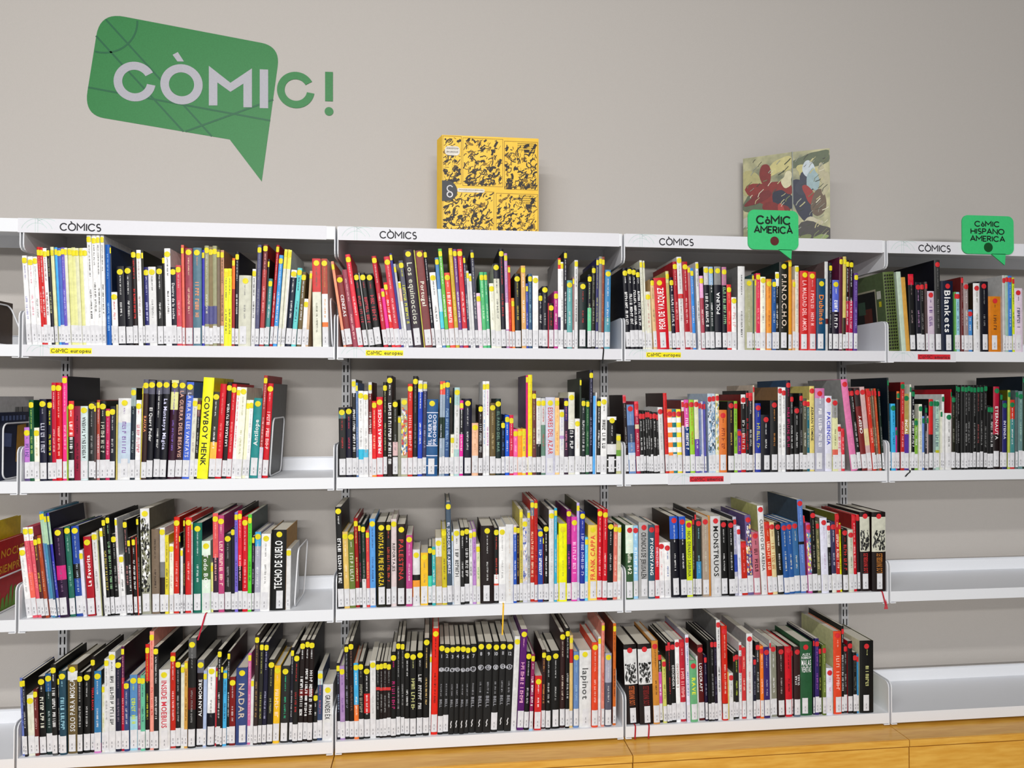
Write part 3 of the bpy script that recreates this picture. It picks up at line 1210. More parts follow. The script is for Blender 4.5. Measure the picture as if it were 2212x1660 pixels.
3678 149 330 0.6 358 y M:9bd
3836 45 279 0.5 222 y
3881 119 143 0.5 eed y m:daa
4006 179 306 0.4 acc y b:30-80-ddd m:998
4194 120 261 0.4 d29 y b:55-88-222 m:fff
4323 291 267 0.3 113 y m:ddd
4623 222 182 0.2 eb9 y m:c96
4854 141 245 0.1 322 y M:bbb
5008 108 328 0.0 eee y m:38c
5122 115 328 -0.0 eee y m:b3a
5253 196 252 -0.0 653 y m:cb8
5458 188 267 -0.0 133 y t:687:EL_FARO_DEL_MAR
5655 127 189 -0.0 124 y m:58c
5791 143 210 -0.0 15c y m:fff
5940 137 210 -0.0 c14 y m:fbb
6083 146 160 -0.0 e6a y m:fcd
6232 149 161 0.0 f92 y m:fb5
6384 137 161 0.0 ec3 y m:986
6528 67 349 0.0 c17 y s:546
6595 147 351 0.0 ed2 y m:cc4
6748 132 295 0.0 633 y m:bb8
6888 159 270 0.0 ddd y b:0-40-222 m:999
7054 153 269 0.0 687 y b:65-100-ccc m:c55
7217 332 272 0.0 ccd y t:c44:ESSORES_DEL_AZAR
7555 154 270 0.1 fc8 y m:c95
7715 157 228 0.1 ddd y b:55-60-b9c m:bbd
7879 145 269 0.1 424 y b:70-100-215 m:e8a
8032 226 290 0.1 ddc y b:18-55-223 M:eee
8267 172 196 0.1 eee y m:dcb
8439 60 339 0.1 343 y s:343
8509 136 269 0.2 233 y M:ddd
8651 115 261 0.4 253 y m:9b9
8772 130 369 0.5 224 y m:99b s:333
8909 85 277 0.6 5ae -n
9000 35 289 0.7 eee -n
9036 140 267 0.6 222 y m:eee
9182 228 273 0.5 eee y M:333
9417 330 203 0.4 111 y b:94-100-eee b:24-26-eee b:10-12-eee m:eee b:34-52-ddd
9756 168 140 0.2 bb8 y b:35-60-693
B3
109 197 344 -2.0 111 y M:fff s:333
315 178 259 -1.9 db6 y m:fec
498 192 256 -1.9 673 y M:ddc
696 126 304 -1.8 911 y m:ec8
828 83 289 -1.6 222 y m:a36
916 132 282 -1.4 243 y b:0-34-ddd m:888
1056 110 260 -1.1 d44 y m:fb7
1175 185 301 -0.8 59d y m:347
1388 324 289 -0.6 221 y t:ec2:NOTAS_AL_PIE_DE_GAZA
1720 144 290 -0.4 211 y M:c43
1873 183 298 -0.3 dcc y t:222:REPORTAJES
2062 306 280 -0.3 322 y t:c33:PALESTINA
2384 207 243 -0.2 b48 y m:ecd
2606 242 192 -0.2 ddd y b:15-45-e93 b:45-55-222
2876 248 180 -0.1 eb2 y m:986
3133 134 201 -0.4 233 y b:25-50-4ca
3273 117 202 -0.5 3aa y m:eee
3399 212 230 -0.7 b95 y b:72-100-ddd m:ca7
3620 164 260 -0.9 cb2 y m:653
3795 164 354 -1.1 456 y t:eef:EL_JUGADOR_DE_AJEDREZ
3968 46 248 -0.9 cde y
4023 222 259 -0.7 ddd y M:444
4251 133 265 -0.4 222 y m:ddd
4389 162 264 -0.4 111 y M:ddd
4557 110 254 -0.5 ddd y m:444
4673 122 258 -0.5 b8c y m:758
4803 125 207 -0.6 ddb y m:7a6
4940 460 269 -0.1 211 y m:ddd
5408 158 261 -0.1 222 y b:20-26-d54 b:26-38-eee m:c43
5575 234 265 -0.1 eee y m:999 R:eb2
5814 267 273 -0.1 ddd -n m:dcb
6087 103 271 -0.1 25b y m:fff b:88-100-dcc
6199 100 264 -0.1 312 y m:b96
6304 112 323 -0.1 cb5 y b:0-15-774 m:775
6422 153 292 -0.2 ccd y q:eee,56a,dcb
6581 100 318 -0.1 bbb y m:234
6693 130 352 -0.1 b21 y b:85-100-678 M:fdb
6829 112 354 -0.1 b22 y m:311
6947 166 253 -0.0 249 y M:fff
7119 30 233 -0.0 611 y
7154 172 268 0.0 111 y m:eee
7332 178 320 0.1 ddd y m:bbb s:666
7516 95 327 0.1 3ac y m:cde s:345
7617 51 232 0.1 ec3 y
7677 289 272 0.1 ee0 y m:bb3
7972 158 319 0.1 215 y b:62-100-817 m:c4a s:615
8131 196 295 0.1 d4a y M:fce
8333 95 343 0.1 bad y s:553
8437 165 312 0.2 239 y M:cce
8611 107 222 0.3 6ce y m:eee
8727 325 264 0.4 ec5 y T:d33:FRANK_CAPPA
9058 169 320 0.6 c12 y m:fcc s:112
9233 169 319 0.7 c12 y m:fcc
9408 204 272 0.8 111 y m:ddd
9624 146 264 0.8 d76 y m:fdc
9788 126 261 0.8 ddc y m:bba
B4
88 101 258 -0.9 223 y m:9ac
194 158 249 -0.9 a8b y m:749
359 127 320 -0.9 222 y m:99a
491 159 329 -0.8 211 y m:865 s:111
656 153 256 -0.8 e73 y b:45-100-4ad m:ffe
815 162 261 -0.8 222 y M:998
983 197 244 -0.6 222 y b:35-62-c22 m:eee
1186 189 262 -0.4 ddd y m:bbb
1381 116 259 -0.2 111 y m:999 b:62-66-c33
1501 117 258 -0.2 211 y m:999 b:62-66-c33
1620 120 258 -0.1 211 y m:999 b:62-66-c33
1743 129 257 -0.1 211 y m:999 b:62-66-c33
1877 173 290 -0.1 111 y M:c27
2056 141 322 -0.1 222 y m:999
2204 121 322 -0.0 222 y m:999
2333 175 288 -0.0 111 y m:eee
2520 206 289 0.0 111 y M:cc8
2741 203 288 0.3 111 y M:ccc
2956 200 331 0.5 111 y m:db7
3166 55 276 0.7 ddd y
3229 219 362 0.9 d21 y m:311
3455 177 308 1.2 222 y B:1
3638 177 307 1.2 222 y B:2
3827 171 306 1.2 222 yn B:3
4004 178 306 1.2 222 yn B:4
4188 169 305 1.3 222 yn B:5
4363 151 304 1.3 222 yn B:6
4520 234 304 1.3 222 yn B:7
4760 248 312 1.5 222 yn B:8
5014 255 311 1.6 222 yn B:9
5285 224 310 1.7 222 y B:10
5525 215 309 1.9 222 yn B:11
5749 231 308 2.0 222 yn B:12
5990 186 326 2.6 ddd y m:ccc
6199 225 349 2.6 516 y M:eac
6438 168 270 2.3 111 y m:ccc
6625 123 263 1.9 825 y b:0-12-9ce M:fff
6797 243 188 1.3 c22 y m:fff
7056 136 275 0.9 422 y m:d95
7205 169 268 0.7 111 y m:ccc
7384 326 270 0.5 111 y m:ccc
7717 176 333 0.4 422 y m:dcb
7903 144 348 0.4 111 y m:ccc s:322
8053 118 322 0.4 db7 y b:70-85-b22
8197 180 265 0.4 68b y m:acd
8400 421 269 0.4 ddd y t:555:lapinot
8838 221 296 0.4 d42 y m:fcb
9086 93 312 0.4 ddd y
9185 106 363 0.4 d87 y m:c33
9317 232 256 0.4 556 y b:60-100-aab m:ddd
9615 106 358 0.4 c62 y m:422 s:732
C1
123 165 290 -2.7 112 y M:fff
292 166 292 -2.6 112 y M:fff
464 144 290 -2.5 112 y M:fff
614 134 287 -2.5 112 y M:fff
762 90 321 -2.1 ddc y m:999
851 54 318 -1.9 ddc y
920 192 208 -2.3 ddc y m:c88
1137 128 253 -3.0 db8 y b:92-100-222 m:875
1268 457 257 -3.1 c12 y T:fff:PEOR_DE_VAZQUEZ
1726 113 283 -2.7 ba6 y b:85-100-cc8
1848 136 261 -2.6 113 y M:fff
1991 149 318 -2.4 a12 y m:fbb
2148 173 336 -2.3 ddd y b:55-60-d33 m:988
2321 186 318 -2.1 a12 y m:fcc
2514 100 304 -2.0 b77 y
2620 110 296 -2.0 38d y m:eee
2814 107 318 -1.9 ddd y m:555
2931 134 268 -1.8 a45 y b:70-100-ead m:fdd
3082 174 302 -1.5 223 y b:78-100-ccc M:fff
3263 161 302 -1.1 233 y b:78-100-9bd m:fff
3434 252 303 -0.6 223 y b:78-100-888 T:fff:POLINA
3719 175 302 -0.5 223 y b:78-100-b79 M:9c9
3908 162 239 -0.4 d33 y m:fa8
4084 182 193 -0.2 eee y M:d99
4276 261 305 0.2 ddd -n m:333 s:777
4547 299 259 0.3 aa8 y m:ccb
4853 68 279 0.3 466 y
4924 54 260 0.3 aa7 y
4990 160 282 0.4 d35 y m:faa
5150 203 269 0.4 eed y m:988
5374 192 261 0.4 e93 y m:b63
5582 144 260 0.4 259 y m:bcd
5727 139 288 0.4 222 y b:82-100-eee m:eee
5876 360 325 0.4 221 y t:dcb:P.I.N.O.C.H.O. s:133
6241 129 333 0.4 d92 y
6381 108 261 0.4 da7 y
6500 140 313 0.4 ddc y m:aaa
6661 313 293 0.4 c22 y t:fcc:LA_MALDAD_DEL_AMOR
6985 303 291 0.4 c33 y M:fcc
7300 348 266 0.5 146 y t:e83:Dublinés
7658 131 331 0.5 ccc -n b:30-36-622 s:655
7800 114 326 0.6 223 y m:999
7919 256 262 0.7 213 y b:55-100-56c M:fff
8187 126 348 0.8 513 y s:624
8324 120 350 0.9 cb6 y b:0-35-432
8455 121 338 1.0 a13 y b:55-100-211 m:eee
8586 148 338 1.0 b14 y b:55-100-211 m:eee
8740 143 289 1.1 538 y m:a9d
C2
117 110 280 -2.4 322 r m:999 b:90-100-d67
232 253 245 -2.1 68b r b:20-30-cde b:45-70-346 m:bbb
501 143 257 -1.9 a24 r b:80-100-e45 b:62-68-dca m:fcc
650 132 218 -1.8 222 r m:eee
788 83 221 -1.8 222 r m:eee
876 77 224 -1.9 222 r m:eee
959 77 224 -1.9 222 r m:ddd
1042 88 222 -1.9 222 r m:eee
1136 149 218 -1.9 222 r m:ddd
1291 66 218 -2.0 222 r m:ddd
1376 175 236 -2.0 ddd r m:aaa
1557 133 287 -1.9 c22 r m:a11 s:422
1696 167 229 -1.8 eee r z:f83
1868 150 229 -1.6 eee r z:277
2024 167 229 -1.5 eee r z:ed3
2209 90 261 -1.4 dcc r b:65-85-822 s:733
2310 174 263 -1.4 137 r b:63-100-d5a M:fff
2493 174 263 -1.3 9c3 r m:c42
2682 160 263 -1.2 64a r b:46-100-ddb m:eee
2848 58 257 -1.2 56a r m:bb8
2912 47 257 -1.1 89b r
2965 53 257 -1.1 ccd r
3023 67 257 -1.1 55a r
3164 146 285 -0.9 bcd r q:eee,79b,345
3316 126 285 -0.5 bcd r q:eee,79b,345
3447 126 284 -0.1 ddb r q:eee,79b,ba4
3582 291 226 0.0 d73 r M:832
3882 235 257 -0.1 322 r m:ca5 s:222
4126 124 258 -0.1 8b3 r m:353
4265 139 155 -0.1 628 r m:e95
4412 168 282 -0.1 222 r b:0-50-b11 b:88-100-ddd M:ccc s:711
4587 107 296 -0.0 222 r M:c12
4699 157 288 -0.0 223 r b:94-100-d34 m:ddd
4862 53 316 0.0 cba r
4927 199 250 0.3 239 r M:cc4
5135 357 208 0.3 112 r m:eee
5498 293 260 0.2 222 r m:c84
5796 144 309 0.2 ddd r m:777 s:864
5946 144 308 0.2 eee r m:888
6096 165 334 0.2 322 r M:b26 s:246 b:90-100-224
6267 135 285 0.2 222 r m:ccc
6411 180 237 0.2 222 r m:ccc
6600 126 287 0.2 222 r m:888
6736 172 268 0.2 554 r m:ddc
6917 118 262 0.1 267 r m:cca b:90-100-ed6
7043 181 313 0.2 dc7 r t:333:ADRIAN_TOMINE
7240 364 305 0.3 aab r M:fff b:88-100-c7a
7619 264 277 0.3 dde r t:23b:PACIENCIA
7902 213 265 -0.1 dda r b:20-30-d65 b:74-100-999 m:775
8125 139 172 -0.4 dcc r M:c34
8270 116 156 -0.6 d34 r m:fcc
8605 252 339 -6.5 d7a r m:e9b s:999
8864 38 306 -6.4 322 r
8908 145 306 -6.2 222 r m:ccc
9057 210 306 -5.8 722 r T:fff:CREEPY b:78-100-433
9282 181 311 -5.4 caa r b:30-50-dc9 m:dcb
9470 129 304 -5.0 c32 r m:fcb
9605 73 304 -4.8 643 r m:cb8
9685 73 305 -4.6 765 r m:dc9
9764 82 305 -4.0 b42 r m:ea6
9852 76 303 -3.3 132 r m:999
C3
96 278 262 -0.4 353 r b:62-100-ded t:eed:Patrulla_142
380 171 259 -0.1 9ce r M:fff
565 342 271 0.1 aaa r t:333:CRÓNICAS_DE_JERUSALÉN
922 229 261 -0.1 356 r t:fff:PYONGYANG
1160 155 259 -0.2 c12 r t:fcd:SHENZHEN
1323 201 196 -0.4 eee r m:d99
1541 221 197 -0.9 eee r m:46a
1788 303 289 -1.6 112 r b:72-100-25b m:eee s:432
2091 246 289 -1.3 112 r b:72-100-25b m:eee s:223
2346 235 271 -0.7 cd1 r t:553:NICK_DRNASO_SABRINA
2586 64 286 -0.5 434 r m:dda
2664 58 302 -0.5 322 r s:333
2728 177 277 -0.5 344 r b:20-45-38b m:9cd
2926 233 285 -0.6 a98 r m:ccb
3164 82 289 -0.7 c83 -n
3252 365 288 -0.8 ccc r t:222:MONSTRUOS
3635 255 271 -1.0 111 r m:ccc s:555
3904 220 271 -1.2 111 r m:ddd
4138 129 283 -1.5 bbc r b:30-52-24a m:55a s:223
4276 124 250 -1.7 dde r m:9ab
4410 221 194 -2.0 b21 r m:f88
4643 221 288 -2.3 658 r q:ec8,c43,eee,336
4870 263 227 -2.4 b67 r M:411
5157 225 322 -2.9 ddd r t:555:CUENTO_DE_ARENA s:bb7
5383 184 263 -2.9 c31 r M:fdb
5568 190 261 -2.9 dc9 r M:a62
5764 223 260 -2.9 221 r m:ddd
5994 203 258 -2.8 259 r m:ddc
6206 215 259 -2.7 259 r m:ddc
6431 225 259 -2.5 369 r m:ddc
6668 198 341 -2.3 57b r m:9be b:52-55-111 s:345
6872 54 282 -2.1 613 r b:92-100-d34
6932 157 256 -2.0 b59 r q:8ab,eee,dc5,48b
7101 193 299 -1.8 111 r m:998 s:111
7300 115 260 -1.7 664 r M:cb8
7427 275 274 -1.5 dde r m:b9b s:776
7709 130 255 -1.3 111 r b:65-100-ddd m:888
7845 170 259 -1.2 335 r b:0-25-ddc m:dde
8021 152 288 -1.0 b22 r M:fdc s:662
8171 97 252 -1.0 dd1 r m:553
8279 199 232 -0.9 211 r M:c33
8490 194 229 -0.8 ccb r m:786
8692 163 283 -0.7 c12 r m:fcc s:822
8861 109 282 -0.7 211 r b:92-100-d33
8992 381 291 -0.4 211 r b:50-94-ccb a:50-94-222 u:c33:LOS_INVISIBLES
9388 538 291 0.2 211 r b:50-94-ccb a:50-94-222 u:b73:LOS_INVISIBLES R:b23
C4
109 465 281 -2.0 211 r b:50-94-ddd a:50-94-222 u:c63:LOS_INVISIBLES R:a12
587 489 283 -1.6 211 r b:50-94-ddd a:50-94-222 u:822:LOS_INVISIBLES R:a12
1086 231 294 -1.5 c83 r m:532
1323 129 249 -1.4 222 r b:25-72-c5a m:fff
1459 132 224 -1.4 cc6 r m:553
1597 74 282 -1.4 211 r
1678 97 284 -1.4 222 r b:90-100-d34 m:c33
1781 155 286 -1.3 111 r t:ddd:DESCENDER_1
1946 152 293 -1.3 eee r t:976:DESCENDER_2
2108 198 291 -1.3 b23 r M:fbb
2315 122 311 -1.3 dde r m:36a s:99a
2454 264 218 -1.4 6a7 r t:ee3:RAVE
2725 66 230 -1.4 ddd -n
2797 199 270 -1.5 511 r t:eee:LOVECRAFT
3003 96 235 -1.4 214 r m:99a
3116 113 288 -1.3 111 - s:111
3232 116 288 -1.2 111 r m:999
3355 110 288 -1.0 213 r m:557
3475 147 357 -0.9 ddd r m:444 s:666
3635 207 337 -0.7 c21 r b:8-18-243 m:ecb
3848 40 171 -0.6 dc6 -n
3895 147 167 -0.6 ddd r m:888
4049 67 237 -0.5 332 r
4116 161 240 -0.4 222 r m:bc4 s:333
4283 94 274 -0.3 ddd r b:60-82-c23 m:555
4391 144 255 -0.3 c33 r m:fdc
4552 229 305 -0.1 ddd r m:c99 s:999
4787 101 221 -0.0 224 r m:889
4909 146 274 -0.4 333 r b:0-20-a23 m:ccc
5059 129 260 -0.5 e72 r m:fdc
5198 216 256 -0.6 326 r m:aac s:346
5425 59 279 -0.6 bbb r
5494 224 258 -0.7 887 r m:eee
5736 249 256 -0.7 422 r m:baa
6027 253 253 -0.7 c12 r m:311
6287 39 246 -0.4 544 r
6332 240 252 -0.1 422 r V:eee:STAR/WARS b:0-12-567
6590 466 267 0.1 253 r H:eee:ALEX/ROBINSON/MALAS/VENTAS
7102 60 276 0.1 114 r s:113
7169 145 277 0.1 326 r m:b6c
7325 96 248 0.0 222 r m:cc5
7432 132 254 -0.1 673 r m:bc7
7574 249 170 -0.1 dde r m:c9a
7873 307 301 0.1 d42 r M:fcb s:cc9
8195 93 319 0.2 111 r M:eee
8295 125 248 0.1 333 r m:aaa s:222
8427 172 264 0.0 222 r s:a12
8610 144 223 -0.1 222 r m:776
8761 79 216 -0.0 38b r
8869 533 263 0.4 111 r M:cc8 s:ddb
D1
194 439 297 -4.3 563 -n g:221 s:564
662 175 298 -3.9 bcb -n
845 180 278 -3.7 c94 -n
1052 216 291 -1.2 222 r b:86-100-c13 m:988
1276 188 260 -0.9 223 r m:c9c
1472 149 260 -0.6 222 r m:888
1630 91 262 -0.5 544 r
1728 319 228 -0.4 cbc r M:648
2063 229 346 -0.3 444 r m:888 s:112
2312 496 268 -0.1 124 r t:eee:Blankets
2816 72 226 -0.0 6a5 r
2887 179 226 -0.0 9cd r m:357
3078 96 283 0.0 622 r m:a88
3182 191 260 0.0 988 r m:eee
3381 192 160 0.1 48c r m:eee
3573 264 260 0.1 ddd r m:775 s:432
3845 381 268 0.1 112 r m:999
4235 516 212 0.1 c71 r M:532
4758 113 292 0.1 bbb r
4880 121 292 0.1 9ba r
5005 170 291 0.1 37c r m:cde
5183 93 284 0.1 cd2 r m:442
5276 386 245 0.2 dcd r M:446
D2
132 59 345 -1.1 233 g s:123 m:888
197 177 248 -0.2 3ad g m:157
380 50 160 0.3 c28 g
461 109 294 0.6 322 g b:90-100-d62
576 150 328 0.6 b22 g m:fbb s:511
732 212 285 0.6 539 g b:47-100-a95 t:fff:INCAL R:111
951 66 320 0.6 ddc g
1016 131 297 0.6 112 g M:eee
1154 144 192 0.6 7a3 g m:eee
1304 132 246 0.6 ddc g m:887
1442 82 201 0.7 68c g
1530 88 242 0.7 334 g m:ccc
1624 82 202 0.7 baa g
1712 164 265 0.7 322 g b:50-100-c22 s:222
1882 88 262 0.7 899 g
1976 192 261 0.7 acb g b:16-28-bb2 M:567
2175 73 223 0.7 ddc g
2253 95 283 0.7 ddd g
2358 237 212 0.8 ddd g m:555
2601 41 302 0.8 b12 g s:a12
2652 149 277 0.8 332 g m:887
2807 57 319 0.8 222 g m:999
2871 105 318 0.8 222 g m:999
2982 137 318 0.8 222 g
3125 137 318 0.8 222 g m:999
3268 121 318 0.9 222 g m:999
3395 121 318 0.9 222 g
3523 121 318 0.9 222 g m:999
3650 121 318 0.9 222 g m:a55
3778 122 318 0.9 222 g m:999
3906 134 318 0.9 222 g m:888
4047 125 241 0.9 222 g s:125
4179 138 238 1.0 222 g M:ccc
4326 241 312 1.0 211 g b:42-100-a13 t:eee:ETERNAUTA
4574 97 286 1.0 322 g
4686 193 259 1.0 226 g t:dde:INTENSA
4886 106 299 1.0 ab4 g s:551
4999 252 262 1.0 488 g b:72-100-c32 b:0-20-c33 m:eee
5258 107 298 1.1 566 g
5371 172 295 1.1 688 g m:bdc
5549 156 351 1.1 243 g s:123
"""
YS = 0.012            # spines stand just behind the shelf lip
DOT = {'y': 'e4d51e', 'r': 'cf2a31', 'g': '157a4a'}
LABEL = print_mat('dadade', .6)
LINK = print_mat('55555c', .6)


def parse():
    out, key = [], None
    for ln in BOOKS.strip().splitlines():
        w = ln.split()
        if len(w) == 1:
            key = w[0]
            out.append((key, []))
            continue
        d = dict(x=float(w[0]) / 1e4, w=float(w[1]) / 1e4, h=float(w[2]) / 1e3, a=float(w[3]), col=w[4],
                 dot=w[5][0], lab=not w[5].endswith('n'), ops=[o.split(':') for o in w[6:]], key=key)
        out[-1][1].append(d)
    return out


class Book:
    """builds the parts of one book in its own frame: x across the spine, y back from the spine, z up"""

    def __init__(self, d, seed):
        self.d = d
        self.rnd = random.Random(seed)
        self.y = YS + random.Random(seed + 5000).uniform(-.004, .006)
        self.w, self.h = d['w'], d['h']
        self.hard = self.w > .0095 and self.rnd.random() < .62 or self.w > .03
        self.depth = min(.232, max(.125, self.h * self.rnd.uniform(.70, .76)))
        self.bulge_h = min(.1 * self.w, .0028) if self.hard else min(.03 * self.w, .0006)
        self.side = d['col']
        for o in d['ops']:
            if o[0] == 's':
                self.side = o[1]
        self.bands = []
        for o in d['ops']:
            if o[0] in ('b',):
                a, b, c = o[1].split('-')
                self.bands.append((float(a) / 100, float(b) / 100, c))
            if o[0] == 'z':
                for k in range(5):
                    z = .25 + k * .155
                    self.bands.append((z, z + .075, o[1]))
                self.bands.append((0, .035, o[1]))
                self.bands.append((.95, 1, o[1]))

    def bulge(self, x):
        u = (x / self.w - .5) * 2
        return -self.bulge_h * (1 - min(1, u * u))

    def P(self, x, z, e=.0005):
        x = min(self.w * .995, max(self.w * .005, x))
        return (x, self.bulge(x) - e, z)

    def cover(self):
        mb = MB()
        w, h, d = self.w, self.h, self.depth
        t = .0022 if self.hard else min(.0006, w * .15)
        ts = max(t, .0012) if self.hard else .0006
        rho = min(.0015, w * .2)
        n = 6 if w > .012 else 3
        sp = [(0, rho)] + [(w * k / n, self.bulge(w * k / n) + (rho * .35 if k in (0, n) else 0)) for k in range(n + 1)] + [(w, rho)]
        base, side = print_mat(self.d['col']), print_mat(self.side)
        zs = sorted({0.0, 1.0} | {round(b[0], 3) for b in self.bands} | {round(b[1], 3) for b in self.bands})

        def colour(zm):
            c = self.d['col']
            for a, b, q in self.bands:
                if a <= zm <= b:
                    c = q
            return print_mat(c)
        for za, zb in zip(zs[:-1], zs[1:]):
            m = colour((za + zb) / 2)
            for k in range(len(sp) - 1):
                p, q = sp[k], sp[k + 1]
                mb.face([(p[0], p[1], za * h), (q[0], q[1], za * h), (q[0], q[1], zb * h), (p[0], p[1], zb * h)], m)
        # boards
        mb.face([(0, d, 0), (0, rho, 0), (0, rho, h), (0, d, h)], side)
        mb.face([(w, rho, 0), (w, d, 0), (w, d, h), (w, rho, h)], side)
        mb.face([(t, ts, 0), (t, d, 0), (t, d, h), (t, ts, h)], base)
        mb.face([(w - t, d, 0), (w - t, ts, 0), (w - t, ts, h), (w - t, d, h)], base)
        mb.face([(0, d, 0), (0, d, h), (t, d, h), (t, d, 0)], side)
        mb.face([(w - t, d, 0), (w - t, d, h), (w, d, h), (w, d, 0)], side)
        mb.face([(t, ts, 0), (t, ts, h), (w - t, ts, h), (w - t, ts, 0)], base)
        top = colour(.999)
        for z, flip in ((0, True), (h, False)):
            m = side
            for poly in ([(0, d), (0, rho), (t, ts), (t, d)], [(w - t, d), (w - t, ts), (w, rho), (w, d)]):
                q = [(p[0], p[1], z) for p in poly]
                mb.face(q[::-1] if flip else q, m)
            q = [(p[0], p[1], z) for p in sp + [(w - t, ts), (t, ts)]]
            mb.face(q[::-1] if flip else q, top)
        return mb

    def pages(self):
        mb = MB()
        w, h, d = self.w, self.h, self.depth
        t = .0022 if self.hard else min(.0006, w * .15)
        o = .003 if self.hard else .0004
        if w - 2 * t < .0008:
            return None
        mb.box(t + .0001, w - t - .0001, .0014, d - o - .001, o, h - o, PAPER)
        return mb

    def dot(self):
        c = self.d['dot']
        if c not in DOT:
            return None
        mb = MB()
        m = print_mat(DOT[c], .5)
        w, h = self.w, self.h
        r = .0096
        cx = w / 2 + (self.rnd.uniform(-.1, .1) * max(0, w - .02))
        cz = h - .0165 - self.rnd.uniform(-.003, .004)
        pts = []
        for k in range(18):
            a = 2 * math.pi * k / 18
            pts.append(self.P(cx + r * math.cos(a), cz + r * math.sin(a), .0012))
        ctr = self.P(cx, cz, .0012)
        for k in range(18):
            mb.face([ctr, pts[k], pts[(k + 1) % 18]], m)
        return mb

    def label(self):
        if not self.d['lab']:
            return None
        mb = MB()
        w = self.w
        lw = min(w * .98, .0195 if w < .022 else .021)
        x0 = (w - lw) / 2 + self.rnd.uniform(-.25, .25) * (w - lw)
        z0 = .0055 + self.rnd.uniform(0, .004)
        z1 = z0 + .056 + self.rnd.uniform(-.004, .005)
        n = 4
        for k in range(n):
            a, b = x0 + lw * k / n, x0 + lw * (k + 1) / n
            mb.face([self.P(a, z0, .0009), self.P(b, z0, .0009), self.P(b, z1, .0009), self.P(a, z1, .0009)], LABEL)
        # faint call-number marks
        cx = x0 + lw * .5
        for k in range(2):
            z = z0 + .008 + k * .012
            mb.face([self.P(cx - .0016, z, .0014), self.P(cx + .0018, z, .0014), self.P(cx + .0018, z + .0014, .0014), self.P(cx - .0016, z + .0014, .0014)], LINK)
            mb.face([self.P(cx - .0016, z + .004, .0014), self.P(cx + .0006, z + .003, .0014), self.P(cx + .0018, z + .0055, .0014), self.P(cx - .0006, z + .0058, .0014)], LINK)
        return mb

    def marks(self, mb, col, za, zb, cap):
        """unreadable small print: a run of tiny strokes along the spine between za and zb"""
        m = print_mat(col, .5)
        rn = self.rnd
        cx = self.w / 2
        z = zb
        word = rn.randint(3, 8)
        st = cap * .2
        while z > za + cap:
            g = cap * rn.uniform(.45, .75)
            x0, x1 = cx - cap / 2, cx + cap / 2

            def q(xa, xb, z0, z1):
                mb.face([self.P(xa, z0, .0008), self.P(xb, z0, .0008), self.P(xb, z1, .0008), self.P(xa, z1, .0008)], m)
            kind = rn.randint(0, 3)
            q(x0, x1, z - st, z)
            if kind != 0:
                xm = rn.choice((x0, x1 - st, cx - st / 2))
                q(xm, xm + st, z - g, z - st)
            if kind >= 2:
                q(x0 if kind == 2 else cx, x1, z - g, z - g + st)
            z -= g + cap * .22
            word -= 1
            if word == 0:
                z -= cap * .7
                word = rn.randint(3, 8)

    def line(self, mb, text, col, za, zb, cap, up=False, off=0.0):
        """readable title set along the spine, centred between za and zb"""
        m = print_mat(col, .5)
        V, F, L = text_run(text)
        s = min(cap, .5)
        ls = min((zb - za) / L, cap * 1.2)
        length = L * ls
        zc = (za + zb) / 2
        cx = self.w / 2 + off
        for f in F:
            pts = []
            for k in f:
                u, v = V[k]
                if up:
                    pts.append(self.P(cx + cap / 2 - v * cap, zc - length / 2 + u * ls, .0008))
                else:
                    pts.append(self.P(cx - cap / 2 + v * cap, zc + length / 2 - u * ls, .0008))
            mb.face(pts, m)

    def art(self, mb, cols, za, zb, n):
        rn = self.rnd
        w = self.w
        for k in range(n):
            m = print_mat(rn.choice(cols), .5)
            cx, cz = rn.uniform(.1, .9) * w, rn.uniform(za, zb)
            r = rn.uniform(.0015, .006)
            a0 = rn.uniform(0, 6.3)
            pts = []
            for j in range(5):
                a = a0 + j * 1.2566
                q = r * rn.uniform(.5, 1.3)
                pts.append(self.P(cx + q * math.cos(a) * .7, min(zb, max(za, cz + q * math.sin(a) * 1.5)), .0006 + k * 1e-6))
            mb.face(pts, m)

